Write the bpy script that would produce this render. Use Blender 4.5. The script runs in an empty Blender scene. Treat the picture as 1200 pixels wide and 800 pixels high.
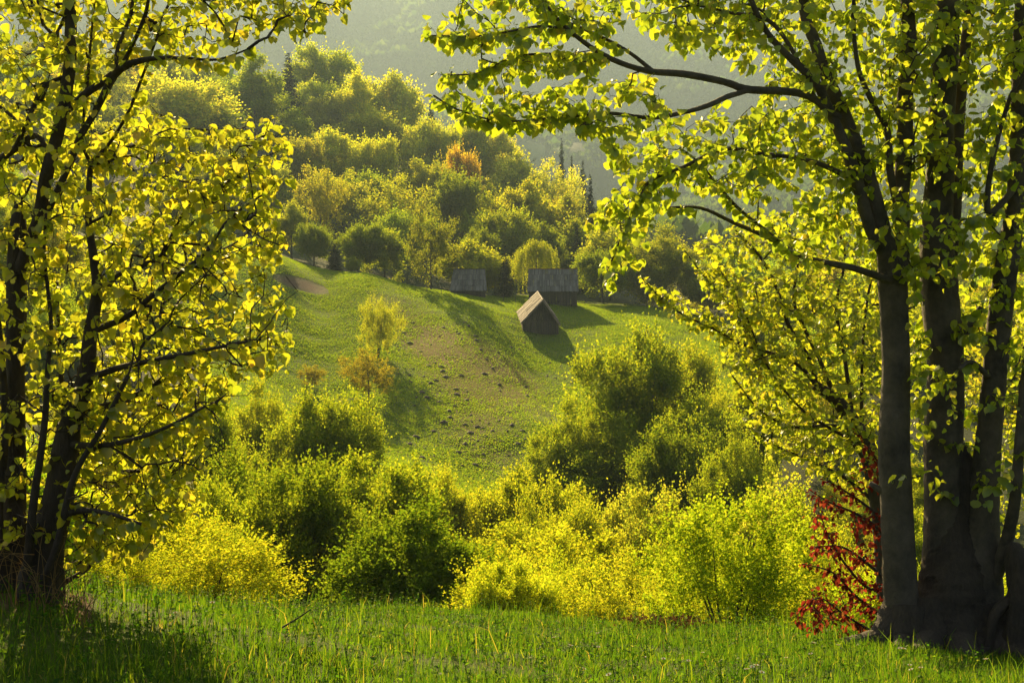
import bpy, math, random
import numpy as np
from math import radians as R

random.seed(7)
rng = np.random.default_rng(7)
SC = bpy.context.scene
COL = SC.collection

# ------------------------------------------------------------------ camera, sky, sun, exposure
F = 1667.0                                   # focal length in pixels of the 1200 wide photograph
cam_d = bpy.data.cameras.new('camera')
cam_d.sensor_width = 36.0
cam_d.lens = 36.0 * F / 1200.0
cam_d.clip_start = 0.1
cam_d.clip_end = 12000.0
cam = bpy.data.objects.new('camera', cam_d)
cam.location = (0, 0, 0)
cam.rotation_euler = (R(90), 0, 0)
COL.objects.link(cam)
SC.camera = cam

SUN_EL, SUN_AZ = 25.0, -14.0                 # degrees; azimuth from the view direction, negative = left
world = bpy.data.worlds.new('World')
SC.world = world
world.use_nodes = True
wn = world.node_tree
bg = wn.nodes['Background']
sky = wn.nodes.new('ShaderNodeTexSky')
sky.sky_type = 'NISHITA'
sky.sun_disc = False
sky.sun_elevation = R(SUN_EL)
sky.sun_rotation = R(SUN_AZ)
sky.dust_density = 4.0
sky.air_density = 1.0
sky.ozone_density = 0.6
wn.links.new(sky.outputs[0], bg.inputs[0])
bg.inputs[1].default_value = 0.05

sun_d = bpy.data.lights.new('sun', 'SUN')
sun_d.energy = 5.0
sun_d.angle = R(0.5)
sun_d.color = (1.0, 0.75, 0.34)
sun = bpy.data.objects.new('sun', sun_d)
sun.rotation_euler = (R(-(90 - SUN_EL)), 0, R(-SUN_AZ))
sun.location = (-40, 160, 80)
COL.objects.link(sun)

SC.view_settings.view_transform = 'Standard'
SC.view_settings.look = 'None'
SC.view_settings.gamma = 1.0
SC.view_settings.exposure = 1.85
SC.render.engine = 'CYCLES'
cy = SC.cycles
cy.use_denoising = True
cy.denoiser = 'OPENIMAGEDENOISE'
cy.denoising_input_passes = 'RGB_ALBEDO_NORMAL'
cy.denoising_prefilter = 'NONE'
cy.max_bounces = 8
cy.diffuse_bounces = 3
cy.glossy_bounces = 2
cy.transmission_bounces = 5
cy.transparent_max_bounces = 8
cy.volume_bounces = 0
cy.sample_clamp_indirect = 6.0

# ------------------------------------------------------------------ helpers
def P(px, py, d):
    return np.array([(px - 600.0) / F * d, d, (400.0 - py) / F * d])

def nrm(a):
    return a / np.maximum(np.linalg.norm(a, axis=-1, keepdims=True), 1e-9)

def np_mesh(name, V, faces, smooth=True):
    """V (n,3); faces: list of int arrays (m,3) or (m,4)"""
    me = bpy.data.meshes.new(name)
    V = np.asarray(V, dtype=np.float32)
    me.vertices.add(len(V))
    me.vertices.foreach_set('co', V.ravel())
    faces = [np.asarray(f, dtype=np.int32) for f in faces if len(f)]
    nl = sum(f.size for f in faces)
    npoly = sum(len(f) for f in faces)
    me.loops.add(nl)
    me.polygons.add(npoly)
    me.loops.foreach_set('vertex_index', np.concatenate([f.ravel() for f in faces]))
    tot = np.concatenate([np.full(len(f), f.shape[1], dtype=np.int32) for f in faces])
    start = np.concatenate([[0], np.cumsum(tot)[:-1]]).astype(np.int32)
    me.polygons.foreach_set('loop_start', start)
    me.polygons.foreach_set('use_smooth', np.full(npoly, smooth, dtype=bool))
    me.update(calc_edges=True)
    return me

def link(name, me, mat=None, parent=None, kind=None):
    o = bpy.data.objects.new(name, me)
    COL.objects.link(o)
    if mat is not None and len(me.materials) == 0:
        me.materials.append(mat)
    if parent is not None:
        o.parent = parent
    if kind:
        o['kind'] = kind
    return o

def tag(o, label, cat, group=None, kind=None):
    o['label'] = label
    o['category'] = cat
    if group:
        o['group'] = group
    if kind:
        o['kind'] = kind
    return o

def empty(name, loc, rz=0.0):
    o = bpy.data.objects.new(name, None)
    o.empty_display_size = 0.2
    o.location = loc
    o.rotation_euler = (0, 0, rz)
    COL.objects.link(o)
    return o

class Bag:
    """collects vertices and faces, then one mesh"""
    def __init__(s):
        s.V, s.Q, s.T, s.n = [], [], [], 0
    def add(s, V, Q=None, T=None):
        V = np.asarray(V, float)
        if Q is not None and len(Q): s.Q.append(np.asarray(Q) + s.n)
        if T is not None and len(T): s.T.append(np.asarray(T) + s.n)
        s.V.append(V); s.n += len(V)
    def mesh(s, name, smooth=True):
        fs = []
        if s.Q: fs.append(np.concatenate(s.Q))
        if s.T: fs.append(np.concatenate(s.T))
        return np_mesh(name, np.concatenate(s.V), fs, smooth)
    def box(s, c, size, rz=0.0, M=None):
        x, y, z = np.array(size) / 2
        v = np.array([[-x,-y,-z],[x,-y,-z],[x,y,-z],[-x,y,-z],[-x,-y,z],[x,-y,z],[x,y,z],[-x,y,z]])
        ca, sa = math.cos(rz), math.sin(rz)
        v = v @ np.array([[ca, sa, 0], [-sa, ca, 0], [0, 0, 1]]) + np.array(c)
        s.hexa(v)
    def hexa(s, v):
        s.add(v, [[3,2,1,0],[4,5,6,7],[0,1,5,4],[1,2,6,5],[2,3,7,6],[3,0,4,7]])

def smooth_path(pts, step):
    """Catmull-Rom through pts (n, k), resampled at about step"""
    p = np.asarray(pts, float)
    if len(p) == 2:
        n = max(2, int(np.linalg.norm(p[1][:3] - p[0][:3]) / step) + 1)
        t = np.linspace(0, 1, n)[:, None]
        return p[0] * (1 - t) + p[1] * t
    q = np.vstack([2 * p[0] - p[1], p, 2 * p[-1] - p[-2]])
    out = []
    for i in range(1, len(q) - 2):
        L = np.linalg.norm(q[i + 1][:3] - q[i][:3])
        n = max(1, int(L / step + .5))
        t = (np.arange(n) / n)[:, None]
        a, b, c, d = q[i - 1], q[i], q[i + 1], q[i + 2]
        out.append(.5 * (2 * b + (c - a) * t + (2 * a - 5 * b + 4 * c - d) * t ** 2 + (3 * b - a - 3 * c + d) * t ** 3))
    out.append(p[-1][None])
    return np.vstack(out)

def tube(bag, pts, rad, sides=6, rough=0.0, cap=True):
    pts = np.asarray(pts, float); rad = np.asarray(rad, float)
    n = len(pts)
    if n < 2: return
    t = np.empty_like(pts)
    t[1:-1] = pts[2:] - pts[:-2]; t[0] = pts[1] - pts[0]; t[-1] = pts[-1] - pts[-2]
    t = nrm(t)
    ref = np.array([0., 1., 0.]) if abs(t[:, 1]).mean() < .8 else np.array([1., 0., 0.])
    u = nrm(np.cross(t, ref)); v = np.cross(t, u)
    a = np.linspace(0, 2 * np.pi, sides, endpoint=False)
    rr = rad[:, None] * np.ones(sides)[None]
    if rough:
        ph = rng.uniform(0, 6.28, 6)
        k = np.linspace(0, n, n)[:, None]
        rr = rr * (1 + rough * (np.sin(2 * a + ph[0] + k * .13) + .7 * np.sin(3 * a + ph[1] - k * .21) + .5 * np.sin(5 * a + ph[2] + .4 * np.sin(k * .3)))
                   + rough * .5 * rng.normal(0, 1, (n, sides)))
    V = pts[:, None] + rr[..., None] * (np.cos(a)[None, :, None] * u[:, None] + np.sin(a)[None, :, None] * v[:, None])
    V = V.reshape(-1, 3)
    i = np.arange(n - 1)[:, None] * sides; j = np.arange(sides)[None]; j2 = (j + 1) % sides
    Q = np.stack([i + j, i + j2, i + sides + j2, i + sides + j], -1).reshape(-1, 4)
    T = []
    if cap:
        V = np.vstack([V, pts[-1] + t[-1] * rad[-1] * .5])
        b = (n - 1) * sides
        T = np.stack([b + np.arange(sides), b + (np.arange(sides) + 1) % sides, np.full(sides, n * sides)], -1)
    bag.add(V, Q, T)

def vnoise(x, y, seed=0):
    xi = np.floor(x).astype(np.int64); yi = np.floor(y).astype(np.int64)
    xf = x - xi; yf = y - yi
    def h(a, b):
        k = (a * 374761393 + b * 668265263 + seed * 974634777) & 0xFFFFFFFF
        k = ((k ^ (k >> 13)) * 1274126177) & 0xFFFFFFFF
        return ((k ^ (k >> 16)) & 0xFFFF) / 65535.0
    u = xf * xf * (3 - 2 * xf); v = yf * yf * (3 - 2 * yf)
    return (h(xi, yi) * (1 - u) + h(xi + 1, yi) * u) * (1 - v) + (h(xi, yi + 1) * (1 - u) + h(xi + 1, yi + 1) * u) * v - .5

def inpoly(x, y, poly):
    x = np.asarray(x); y = np.asarray(y)
    c = np.zeros(x.shape, bool)
    n = len(poly)
    for i in range(n):
        x1, y1 = poly[i]; x2, y2 = poly[i - 1]
        k = ((y1 > y) != (y2 > y)) & (x < (x2 - x1) * (y - y1) / ((y2 - y1) or 1e-9) + x1)
        c ^= k
    return c

# ------------------------------------------------------------------ terrain heights
CTRL = []                                    # (theta degrees, ln r, z / (r + 8))
def cz(px, d, z):
    x = (px - 600.0) / F * d
    r = math.hypot(x, d)
    CTRL.append((math.degrees(math.atan2(x, d)), math.log(r), z / (r + 8.0)))
def cp(px, d, py):
    cz(px, d, (400.0 - py) / F * d)
for px in (-300, 200, 600, 1000, 1500):
    cz(px, 1.6, -1.66)
    cz(px, 3.5, -1.70)
for a in [(-200,7,-1.45),(0,7,-1.66),(300,7,-1.78),(600,7,-1.86),(1200,7,-1.98),(1500,7,-2.0),
          (-200,9,-1.3),(40,9,-1.57),(150,9,-1.7),(300,9,-1.85),(600,9,-2.1),(900,9,-2.16),(1200,9,-2.2)]:
    cz(*a)
for a in [(-150,11,680),(90,11,690),(300,12,720),(600,12,757),(850,12,762),(1200,12,775),(0,14,688),(200,14,711),(300,15,714),(450,15,722),(600,15,733),
          (800,15,742),(1060,13,752),(1250,13,768),(600,17.5,721),(450,17,712),(800,17.5,731),(1060,16,746),(1060,18,748),(1250,17,760),(300,18,720),(100,17,714),
          (600,20,727),(300,21,733),(1060,21,775),(850,20,748),(100,21,735),(1300,21,780),(-150,17,700),(-150,21,715)]:
    cp(*a)
for a in [(100,27,-5.6),(600,27,-6.2),(1100,27,-7.2),(-200,30,-5.6),(1400,30,-8.0),(100,40,-8.0),(600,40,-9.3),(1100,40,-10.0),(100,60,-9.8),(600,60,-12.8),(1100,60,-13),
          (100,80,-10.2),(600,80,-15),(1100,80,-14),(100,100,-8.5),(300,100,-11.6),(600,100,-16),(900,100,-15),(1200,100,-12.5),(300,120,-8),(450,118,-11),
          (600,118,-14.4),(730,120,-14.6),(900,120,-12),(1200,130,-9),(-200,60,-7),(-200,110,-3),(1500,60,-10),(1500,110,-8)]:
    cz(*a)
for a in [(560,146,556),(610,148,548),(600,161,500),(450,170,470),(430,160,500),(600,176,470),(660,181,470),(700,192,440),(640,220,391),(548,250,345),(648,245,354),(360,225,345),(335,228,311),
          (430,240,322),(480,245,335),(780,235,372),(820,230,385),(850,242,378),(700,250,360),(500,205,395),(400,188,430),(360,174,460),(720,206,408),
          (620,203,422),(560,207,388),(300,215,330),(150,220,290),(0,230,260),(900,200,420),(1050,200,425),(1250,210,420),
          (330,265,302),(450,268,334),(560,265,346),(680,262,356),(850,270,376),(1100,270,390),
          (0,320,194),(300,340,252),(420,340,282),(540,340,306),(640,340,321),(760,340,339),(900,340,359),(1100,340,374),(1300,340,379),
          (0,420,136),(200,420,176),(330,420,198),(440,420,226),(560,420,258),(650,420,288),(760,420,316),(900,420,338),(1100,420,356),(1300,420,361),
          (-100,520,72),(100,520,102),(330,520,132),(430,520,170),(510,520,207),(600,520,247),(700,520,278),(800,520,304),(1000,520,330),(1250,520,342),
          (100,640,119),(330,640,144),(510,640,219),(700,640,289),(900,640,314),(1200,640,334),
          (0,1350,200),(330,1350,220),(600,1350,280),(900,1350,290),(1200,1350,300),
          (0,2100,150),(330,2100,190),(600,2100,215),(900,2100,205),(1200,2100,200),
          (0,3000,40),(330,3000,85),(600,3000,100),(900,3000,110),(1200,3000,90),
          (0,4200,-70),(330,4200,-45),(600,4200,-40),(900,4200,-45),(1200,4200,-60),
          (0,5200,-20),(600,5200,0),(1200,5200,-20)]:
    cp(*a)
C_ = np.array(CTRL)
KS = np.array([1 / 9.0, 1 / 0.55])           # scale of theta and ln r
CX = C_[:, :2] * KS
def _tps(r2):
    return np.where(r2 > 1e-12, r2 * np.log(np.maximum(r2, 1e-12)) * .5, 0.0)
_n = len(CX)
_A = np.zeros((_n + 3, _n + 3))
_A[:_n, :_n] = _tps(((CX[:, None] - CX[None]) ** 2).sum(-1)) + np.eye(_n) * 2e-4
_A[:_n, _n] = 1; _A[:_n, _n + 1:] = CX
_A[_n:, :_n] = _A[:_n, _n:].T
_W = np.linalg.solve(_A, np.concatenate([C_[:, 2], [0, 0, 0]]))
def _surf(th, lr):
    q = np.stack([th * KS[0], lr * KS[1]], -1)
    out = np.empty(len(q))
    for i in range(0, len(q), 20000):
        s = q[i:i + 20000]
        k = _tps(((s[:, None] - CX[None]) ** 2).sum(-1))
        out[i:i + 20000] = k @ _W[:_n] + _W[_n] + s @ _W[_n + 1:]
    return out
def ground_z(x, y):
    x = np.atleast_1d(np.asarray(x, float)); y = np.atleast_1d(np.asarray(y, float))
    r = np.maximum(np.hypot(x, y), 1.2)
    th = np.degrees(np.arctan2(x, y))
    z = _surf(np.clip(th, -27, 27), np.log(np.minimum(r, 5200.))) * (r + 8)
    back = -1.66 - .06 * r + np.maximum(r - 60, 0) * .09
    w = np.clip((np.abs(th) - 50) / 60, 0, 1); w = w * w * (3 - 2 * w)
    z = z * (1 - w) + back * w
    amp = np.clip((r - 6) / 60, 0, 1)
    z = z + vnoise(x / 9, y / 9, 1) * (.9 - .75 * ((r > 115) & (r < 262))) * amp + vnoise(x / 3.1, y / 3.1, 2) * (.28 - .12 * ((r > 115) & (r < 262))) * np.clip(r / 60, .12, 1) + vnoise(x / 1.1, y / 1.1, 3) * .06
    far = np.clip((r - 800) / 1400, 0, 1)
    z = z + far * (vnoise(x / 420, y / 420, 4) * 150 + vnoise(x / 160, y / 160, 5) * 55 + vnoise(x / 55, y / 55, 6) * 16)
    return z
def gz(x, y):
    return float(ground_z(x, y)[0])

# ------------------------------------------------------------------ materials
def new_mat(name):
    m = bpy.data.materials.new(name)
    m.use_nodes = True
    nt = m.node_tree
    nt.nodes.clear()
    out = nt.nodes.new('ShaderNodeOutputMaterial')
    return m, nt, out
def nd(nt, t, **kw):
    n = nt.nodes.new(t)
    for k, v in kw.items():
        setattr(n, k, v)
    return n
def ramp(nt, stops):
    r = nt.nodes.new('ShaderNodeValToRGB')
    e = r.color_ramp.elements
    while len(e) < len(stops): e.new(.5)
    for i, (p, c) in enumerate(stops):
        e[i].position = p; e[i].color = (*c, 1)
    return r

def leaf_mat(name, stops, trans_gain=(2.6, 2.2, 1.2), fac=.55, gloss=.0, rough=.45, hue_spread=.12):
    m, nt, out = new_mat(name)
    L = nt.links.new
    geo = nd(nt, 'ShaderNodeNewGeometry')
    oi = nd(nt, 'ShaderNodeObjectInfo')
    rp = ramp(nt, stops)
    L(geo.outputs['Random Per Island'], rp.inputs[0])
    mul = nd(nt, 'ShaderNodeMix', data_type='RGBA', blend_type='MULTIPLY')
    mul.inputs[0].default_value = 1.0
    L(rp.outputs[0], mul.inputs[6]); L(oi.outputs['Color'], mul.inputs[7])
    tr = nd(nt, 'ShaderNodeMix', data_type='RGBA', blend_type='MULTIPLY')
    tr.inputs[0].default_value = 1.0
    L(mul.outputs[2], tr.inputs[6]); tr.inputs[7].default_value = (*trans_gain, 1)
    d = nd(nt, 'ShaderNodeBsdfDiffuse'); t = nd(nt, 'ShaderNodeBsdfTranslucent')
    L(mul.outputs[2], d.inputs[0]); L(tr.outputs[2], t.inputs[0])
    mx = nd(nt, 'ShaderNodeMixShader'); mx.inputs[0].default_value = fac
    L(d.outputs[0], mx.inputs[1]); L(t.outputs[0], mx.inputs[2])
    last = mx
    if gloss:
        g = nd(nt, 'ShaderNodeBsdfGlossy'); g.inputs['Roughness'].default_value = rough
        g.inputs[0].default_value = (.9, .9, .8, 1)
        m2 = nd(nt, 'ShaderNodeMixShader'); m2.inputs[0].default_value = gloss
        L(mx.outputs[0], m2.inputs[1]); L(g.outputs[0], m2.inputs[2])
        last = m2
    L(last.outputs[0], out.inputs[0])
    return m

LEAF_NEAR = leaf_mat('young_leaf', [(0, (.09, .135, .012)), (.5, (.13, .165, .014)), (.97, (.17, .185, .018)), (1, (.19, .16, .022))], (4.1, 3.4, 1.7), .66, .05, .4)
LEAF_FAR = leaf_mat('spring_foliage', [(0, (.066, .12, .010)), (.5, (.11, .16, .012)), (1, (.16, .195, .017))], (3.9, 3.15, 1.4), .62)
NEEDLE = leaf_mat('spruce_needles', [(0, (.018, .035, .016)), (1, (.04, .06, .022))], (1.2, 1.2, 1), .25)
RED_LEAF = leaf_mat('rusty_leaf', [(0, (.085, .014, .010)), (.8, (.20, .034, .022)), (1, (.16, .10, .03))], (2.0, 1.5, 1.2), .5)
GRASS = leaf_mat('grass_blade', [(0, (.022, .062, .005)), (.6, (.045, .098, .007)), (.95, (.085, .125, .012)), (1, (.2, .17, .06))], (3.4, 3.1, 1.2), .52, .012, .5)
DRY = leaf_mat('dry_stalk', [(0, (.22, .15, .06)), (1, (.34, .24, .11))], (1.3, 1.2, 1), .3)
MEADOW = leaf_mat('meadow_grass_blade', [(0, (.075, .13, .010)), (.7, (.10, .152, .012)), (1, (.14, .155, .02))], (3.0, 2.8, 1.2), .6)
DEAD = leaf_mat('dead_leaf', [(0, (.06, .035, .018)), (1, (.13, .075, .03))], (1.4, 1.2, 1), .3)
PETAL = leaf_mat('white_petal', [(0, (.72, .72, .66)), (1, (.8, .8, .74))], (1, 1, 1), .35)
YOLK = leaf_mat('yellow_flower_centre', [(0, (.6, .4, .03)), (1, (.7, .45, .04))], (1, 1, 1), .2)

def bark_mat(name, a, b, scale=6.0, bump=.5, stretch=4.0, island=0.0):
    m, nt, out = new_mat(name)
    L = nt.links.new
    tc = nd(nt, 'ShaderNodeTexCoord')
    mp = nd(nt, 'ShaderNodeMapping'); mp.inputs['Scale'].default_value = (stretch, stretch, 1)
    L(tc.outputs['Object'], mp.inputs[0])
    n1 = nd(nt, 'ShaderNodeTexNoise'); n1.inputs['Scale'].default_value = scale; n1.inputs['Detail'].default_value = 8; n1.inputs['Roughness'].default_value = .65
    L(mp.outputs[0], n1.inputs[0])
    n2 = nd(nt, 'ShaderNodeTexNoise'); n2.inputs['Scale'].default_value = scale * .35; n2.inputs['Detail'].default_value = 5
    L(tc.outputs['Object'], n2.inputs[0])
    mxn = nd(nt, 'ShaderNodeMath', operation='MULTIPLY_ADD'); mxn.inputs[1].default_value = .5
    L(n2.outputs[0], mxn.inputs[0]); 
    h = nd(nt, 'ShaderNodeMath', operation='MULTIPLY'); h.inputs[1].default_value = .55
    L(n1.outputs[0], h.inputs[0]); L(h.outputs[0], mxn.inputs[2])
    rp = ramp(nt, [(.32, a), (.68, b)])
    L(mxn.outputs[0], rp.inputs[0])
    bs = nd(nt, 'ShaderNodeBsdfPrincipled'); bs.inputs['Roughness'].default_value = .85
    if island:
        ge = nd(nt, 'ShaderNodeNewGeometry')
        ma = nd(nt, 'ShaderNodeMapRange'); ma.inputs[3].default_value = 1 - island; ma.inputs[4].default_value = 1 + island
        L(ge.outputs['Random Per Island'], ma.inputs[0])
        hs = nd(nt, 'ShaderNodeHueSaturation')
        L(ma.outputs[0], hs.inputs['Value']); L(rp.outputs[0], hs.inputs['Color'])
        L(hs.outputs[0], bs.inputs['Base Color'])
    else:
        L(rp.outputs[0], bs.inputs['Base Color'])
    bp = nd(nt, 'ShaderNodeBump'); bp.inputs['Strength'].default_value = bump; bp.inputs['Distance'].default_value = .03
    L(n1.outputs[0], bp.inputs['Height']); L(bp.outputs[0], bs.inputs['Normal'])
    L(bs.outputs[0], out.inputs[0])
    return m
BARK_BEECH = bark_mat('smooth_grey_bark', (.013, .0105, .008), (.115, .09, .067), 8, 1.0, 1.3)
BARK_DARK = bark_mat('dark_rough_bark', (.013, .010, .008), (.068, .048, .034), 9, .9, 4.0)
BARK_FAR = bark_mat('far_bark', (.03, .024, .018), (.09, .07, .05), 3, .4, 3.0)
BARK_PALE = bark_mat('pale_grey_twigs', (.09, .075, .06), (.17, .145, .12), 3, .3, 3.0)
WOOD_DARK = bark_mat('weathered_dark_planks', (.02, .015, .012), (.075, .055, .042), 2.2, .6, 4.5, .4)
SHINGLE = bark_mat('grey_wooden_shingles', (.085, .078, .068), (.21, .19, .165), 1.8, .6, 3.5, .38)
THATCH = bark_mat('straw_coloured_board_roof', (.08, .062, .047), (.24, .18, .135), 1.8, .6, 3.0, .3)
RUST = bark_mat('rusty_ridge_tin', (.16, .06, .03), (.34, .15, .08), 2.5, .3, 1.0)
SOIL = bark_mat('dark_crumbly_soil', (.03, .021, .012), (.10, .066, .036), 4, .8, 1.0)

# ground: cover kinds painted as an attribute (real cover: grass, dry sward, woodland floor)
gm, gt, go_ = new_mat('ground_cover')
L = gt.links.new
tc = nd(gt, 'ShaderNodeTexCoord')
att = nd(gt, 'ShaderNodeAttribute', attribute_name='cover')
sep = nd(gt, 'ShaderNodeSeparateColor'); L(att.outputs['Color'], sep.inputs[0])
nA = nd(gt, 'ShaderNodeTexNoise'); nA.inputs['Scale'].default_value = .35; nA.inputs['Detail'].default_value = 9; nA.inputs['Roughness'].default_value = .68
nB = nd(gt, 'ShaderNodeTexNoise'); nB.inputs['Scale'].default_value = 2.6; nB.inputs['Detail'].default_value = 8; nB.inputs['Roughness'].default_value = .7
nF = nd(gt, 'ShaderNodeTexNoise'); nF.inputs['Scale'].default_value = .012; nF.inputs['Detail'].default_value = 8
for n in (nA, nB, nF): L(tc.outputs['Object'], n.inputs[0])
grass_c = ramp(gt, [(.30, (.055, .10, .010)), (.5, (.085, .135, .013)), (.68, (.13, .15, .022))])
L(nA.outputs[0], grass_c.inputs[0])
dry_c = ramp(gt, [(.30, (.11, .085, .012)), (.5, (.17, .122, .018)), (.7, (.22, .145, .03))])
L(nB.outputs[0], dry_c.inputs[0])
soil_c = ramp(gt, [(.3, (.09, .055, .03)), (.7, (.18, .11, .065))])
L(nB.outputs[0], soil_c.inputs[0])
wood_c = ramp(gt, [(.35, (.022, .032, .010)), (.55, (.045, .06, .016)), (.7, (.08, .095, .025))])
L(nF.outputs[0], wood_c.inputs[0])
def mixc(a, b, f):
    m = nd(gt, 'ShaderNodeMix', data_type='RGBA')
    L(f, m.inputs[0]); L(a, m.inputs[6]); L(b, m.inputs[7])
    return m.outputs[2]
nfac = nd(gt, 'ShaderNodeMath', operation='MULTIPLY_ADD', use_clamp=True); nfac.inputs[1].default_value = 2.2
L(sep.outputs[0], nfac.inputs[0])
sub = nd(gt, 'ShaderNodeMath', operation='MULTIPLY'); sub.inputs[1].default_value = -1.25
L(nA.outputs[0], sub.inputs[0]); L(sub.outputs[0], nfac.inputs[2])
c = mixc(grass_c.outputs[0], dry_c.outputs[0], nfac.outputs[0])
c = mixc(c, soil_c.outputs[0], sep.outputs[1])
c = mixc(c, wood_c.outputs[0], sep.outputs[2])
bs = nd(gt, 'ShaderNodeBsdfPrincipled'); bs.inputs['Roughness'].default_value = .95
bs.inputs['Specular IOR Level'].default_value = .1
L(c, bs.inputs['Base Color'])
bp = nd(gt, 'ShaderNodeBump'); bp.inputs['Strength'].default_value = .9; bp.inputs['Distance'].default_value = .35
L(nB.outputs[0], bp.inputs['Height']); L(bp.outputs[0], bs.inputs['Normal'])
L(bs.outputs[0], go_.inputs[0])

# ------------------------------------------------------------------ ground sheet
th_f = np.linspace(-27, 27, 361)
th_c = np.linspace(27, 333, 104)[1:-1]
TH = np.radians(np.concatenate([th_f, th_c]))
RR = np.concatenate([[0.01, .8], np.geomspace(1.5, 24, 70)[:-1], np.geomspace(24, 105, 55)[:-1], np.linspace(105, 300, 150)[:-1], np.geomspace(300, 5200, 170)])
gx = RR[:, None] * np.sin(TH)[None]; gy = RR[:, None] * np.cos(TH)[None]
gxx, gyy = gx.ravel(), gy.ravel()
gzz = ground_z(gxx, gyy)
nr, nt_ = gx.shape
ii = np.arange(nr - 1)[:, None] * nt_; jj = np.arange(nt_)[None]; j2 = (jj + 1) % nt_
Qg = np.stack([ii + jj, ii + nt_ + jj, ii + nt_ + j2, ii + j2], -1).reshape(-1, 4)
gme = np_mesh('ground', np.stack([gxx, gyy, gzz], -1), [Qg])
rad = np.hypot(gxx, gyy)
ypos = np.maximum(gyy, .5)
gpx = 600 + F * gxx / ypos
gpy = 400 - F * gzz / ypos
front = gyy > 5
def blob(px, py, cx, cyy, sx, sy, ang=0.0):
    a = math.radians(ang); dx = px - cx; dy = py - cyy
    u = (dx * math.cos(a) + dy * math.sin(a)) / sx; v = (-dx * math.sin(a) + dy * math.cos(a)) / sy
    return np.exp(-(u * u + v * v))
on_meadow = front & (rad > 115) & (rad < 258) & (gpx > 250) & (gpx < 900)
def cover_dry(px, py):
    d = .95 * blob(px, py, 530, 425, 95, 30, 42) + .8 * blob(px, py, 600, 440, 85, 26, 38) + .6 * blob(px, py, 560, 520, 90, 40, 50) + .35 * blob(px, py, 480, 385, 60, 22, 40)
    return np.clip(.85 * d + .05, 0, 1)
dry = np.where(on_meadow, cover_dry(gpx, gpy), .15)
dry = np.where(rad < 30, .12, dry)
soil = np.where(on_meadow, np.clip(1.5 * blob(gpx, gpy, 352, 333, 36, 8, 16) - .25, 0, 1), 0)
soil = np.where((rad < 12) & (gpx < 110) & (gpx > -250), np.clip(1.3 * blob(gxx, gyy, -2.75, 9.1, 1.3, .8), 0, 1), soil)
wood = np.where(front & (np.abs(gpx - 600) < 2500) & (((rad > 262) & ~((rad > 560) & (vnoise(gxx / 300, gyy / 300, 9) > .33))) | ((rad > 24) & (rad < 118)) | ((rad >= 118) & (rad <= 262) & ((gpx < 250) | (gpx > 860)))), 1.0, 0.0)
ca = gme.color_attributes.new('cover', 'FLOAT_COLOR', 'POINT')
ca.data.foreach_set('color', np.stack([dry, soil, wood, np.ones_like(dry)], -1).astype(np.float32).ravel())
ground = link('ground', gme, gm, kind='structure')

# ------------------------------------------------------------------ haze
ztop, zbot = float(gzz.max()) + 45, float(gzz.min()) - 1
hb = Bag()
hb.box((0, 0, (ztop + zbot) / 2), (10600, 10600, ztop - zbot))
hm, ht, ho = new_mat('valley_haze')
pv = nd(ht, 'ShaderNodeVolumePrincipled')
pv.inputs['Color'].default_value = (.40, .54, .68, 1)
pv.inputs['Density'].default_value = .00017
pv.inputs['Anisotropy'].default_value = .3
ht.links.new(pv.outputs[0], ho.inputs['Volume'])
haze = link('haze', hb.mesh('haze', False), hm, kind='stuff')
tag(haze, 'pale golden haze filling the valley', 'haze')

# ------------------------------------------------------------------ huts
def board_panel(bag, a, b, c, d, n, thick, jitter=.03, courses=1, seed=0):
    """boards filling the quad a-b (bottom) to d-c (top), running bottom to top"""
    r = np.random.default_rng(seed)
    a, b, c, d = [np.array(v, float) for v in (a, b, c, d)]
    nor = nrm(np.cross(b - a, d - a))
    for k in range(courses):
        v0, v1 = k / courses, (k + 1) / courses
        lo0 = a + (d - a) * v0; lo1 = b + (c - b) * v0
        v1e = min(1, v1 + (.04 if k < courses - 1 else 0))
        hi0 = a + (d - a) * v1e; hi1 = b + (c - b) * v1e
        e = np.sort(np.concatenate([[0, 1], (np.arange(1, n) + r.uniform(-.3, .3, n - 1)) / n]))
        for i in range(n):
            s, t = e[i] + .002, e[i + 1] - .002
            dz = nor * (r.uniform(0, jitter) + .006 * (i % 2))
            sag = nor * (.05 if courses > 1 else 0)
            p = [lo0 + (lo1 - lo0) * s, lo0 + (lo1 - lo0) * t, hi0 + (hi1 - hi0) * t, hi0 + (hi1 - hi0) * s]
            low = (d - a) * r.uniform(-.012, .006)
            low_t = [low, low, low * 0, low * 0]
            bot = [q + dz + l + (sag if m < 2 else 0) for m, (q, l) in enumerate(zip(p, low_t))]
            top = [q + nor * thick for q in bot]
            bag.hexa(np.array(bot + top))

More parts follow.
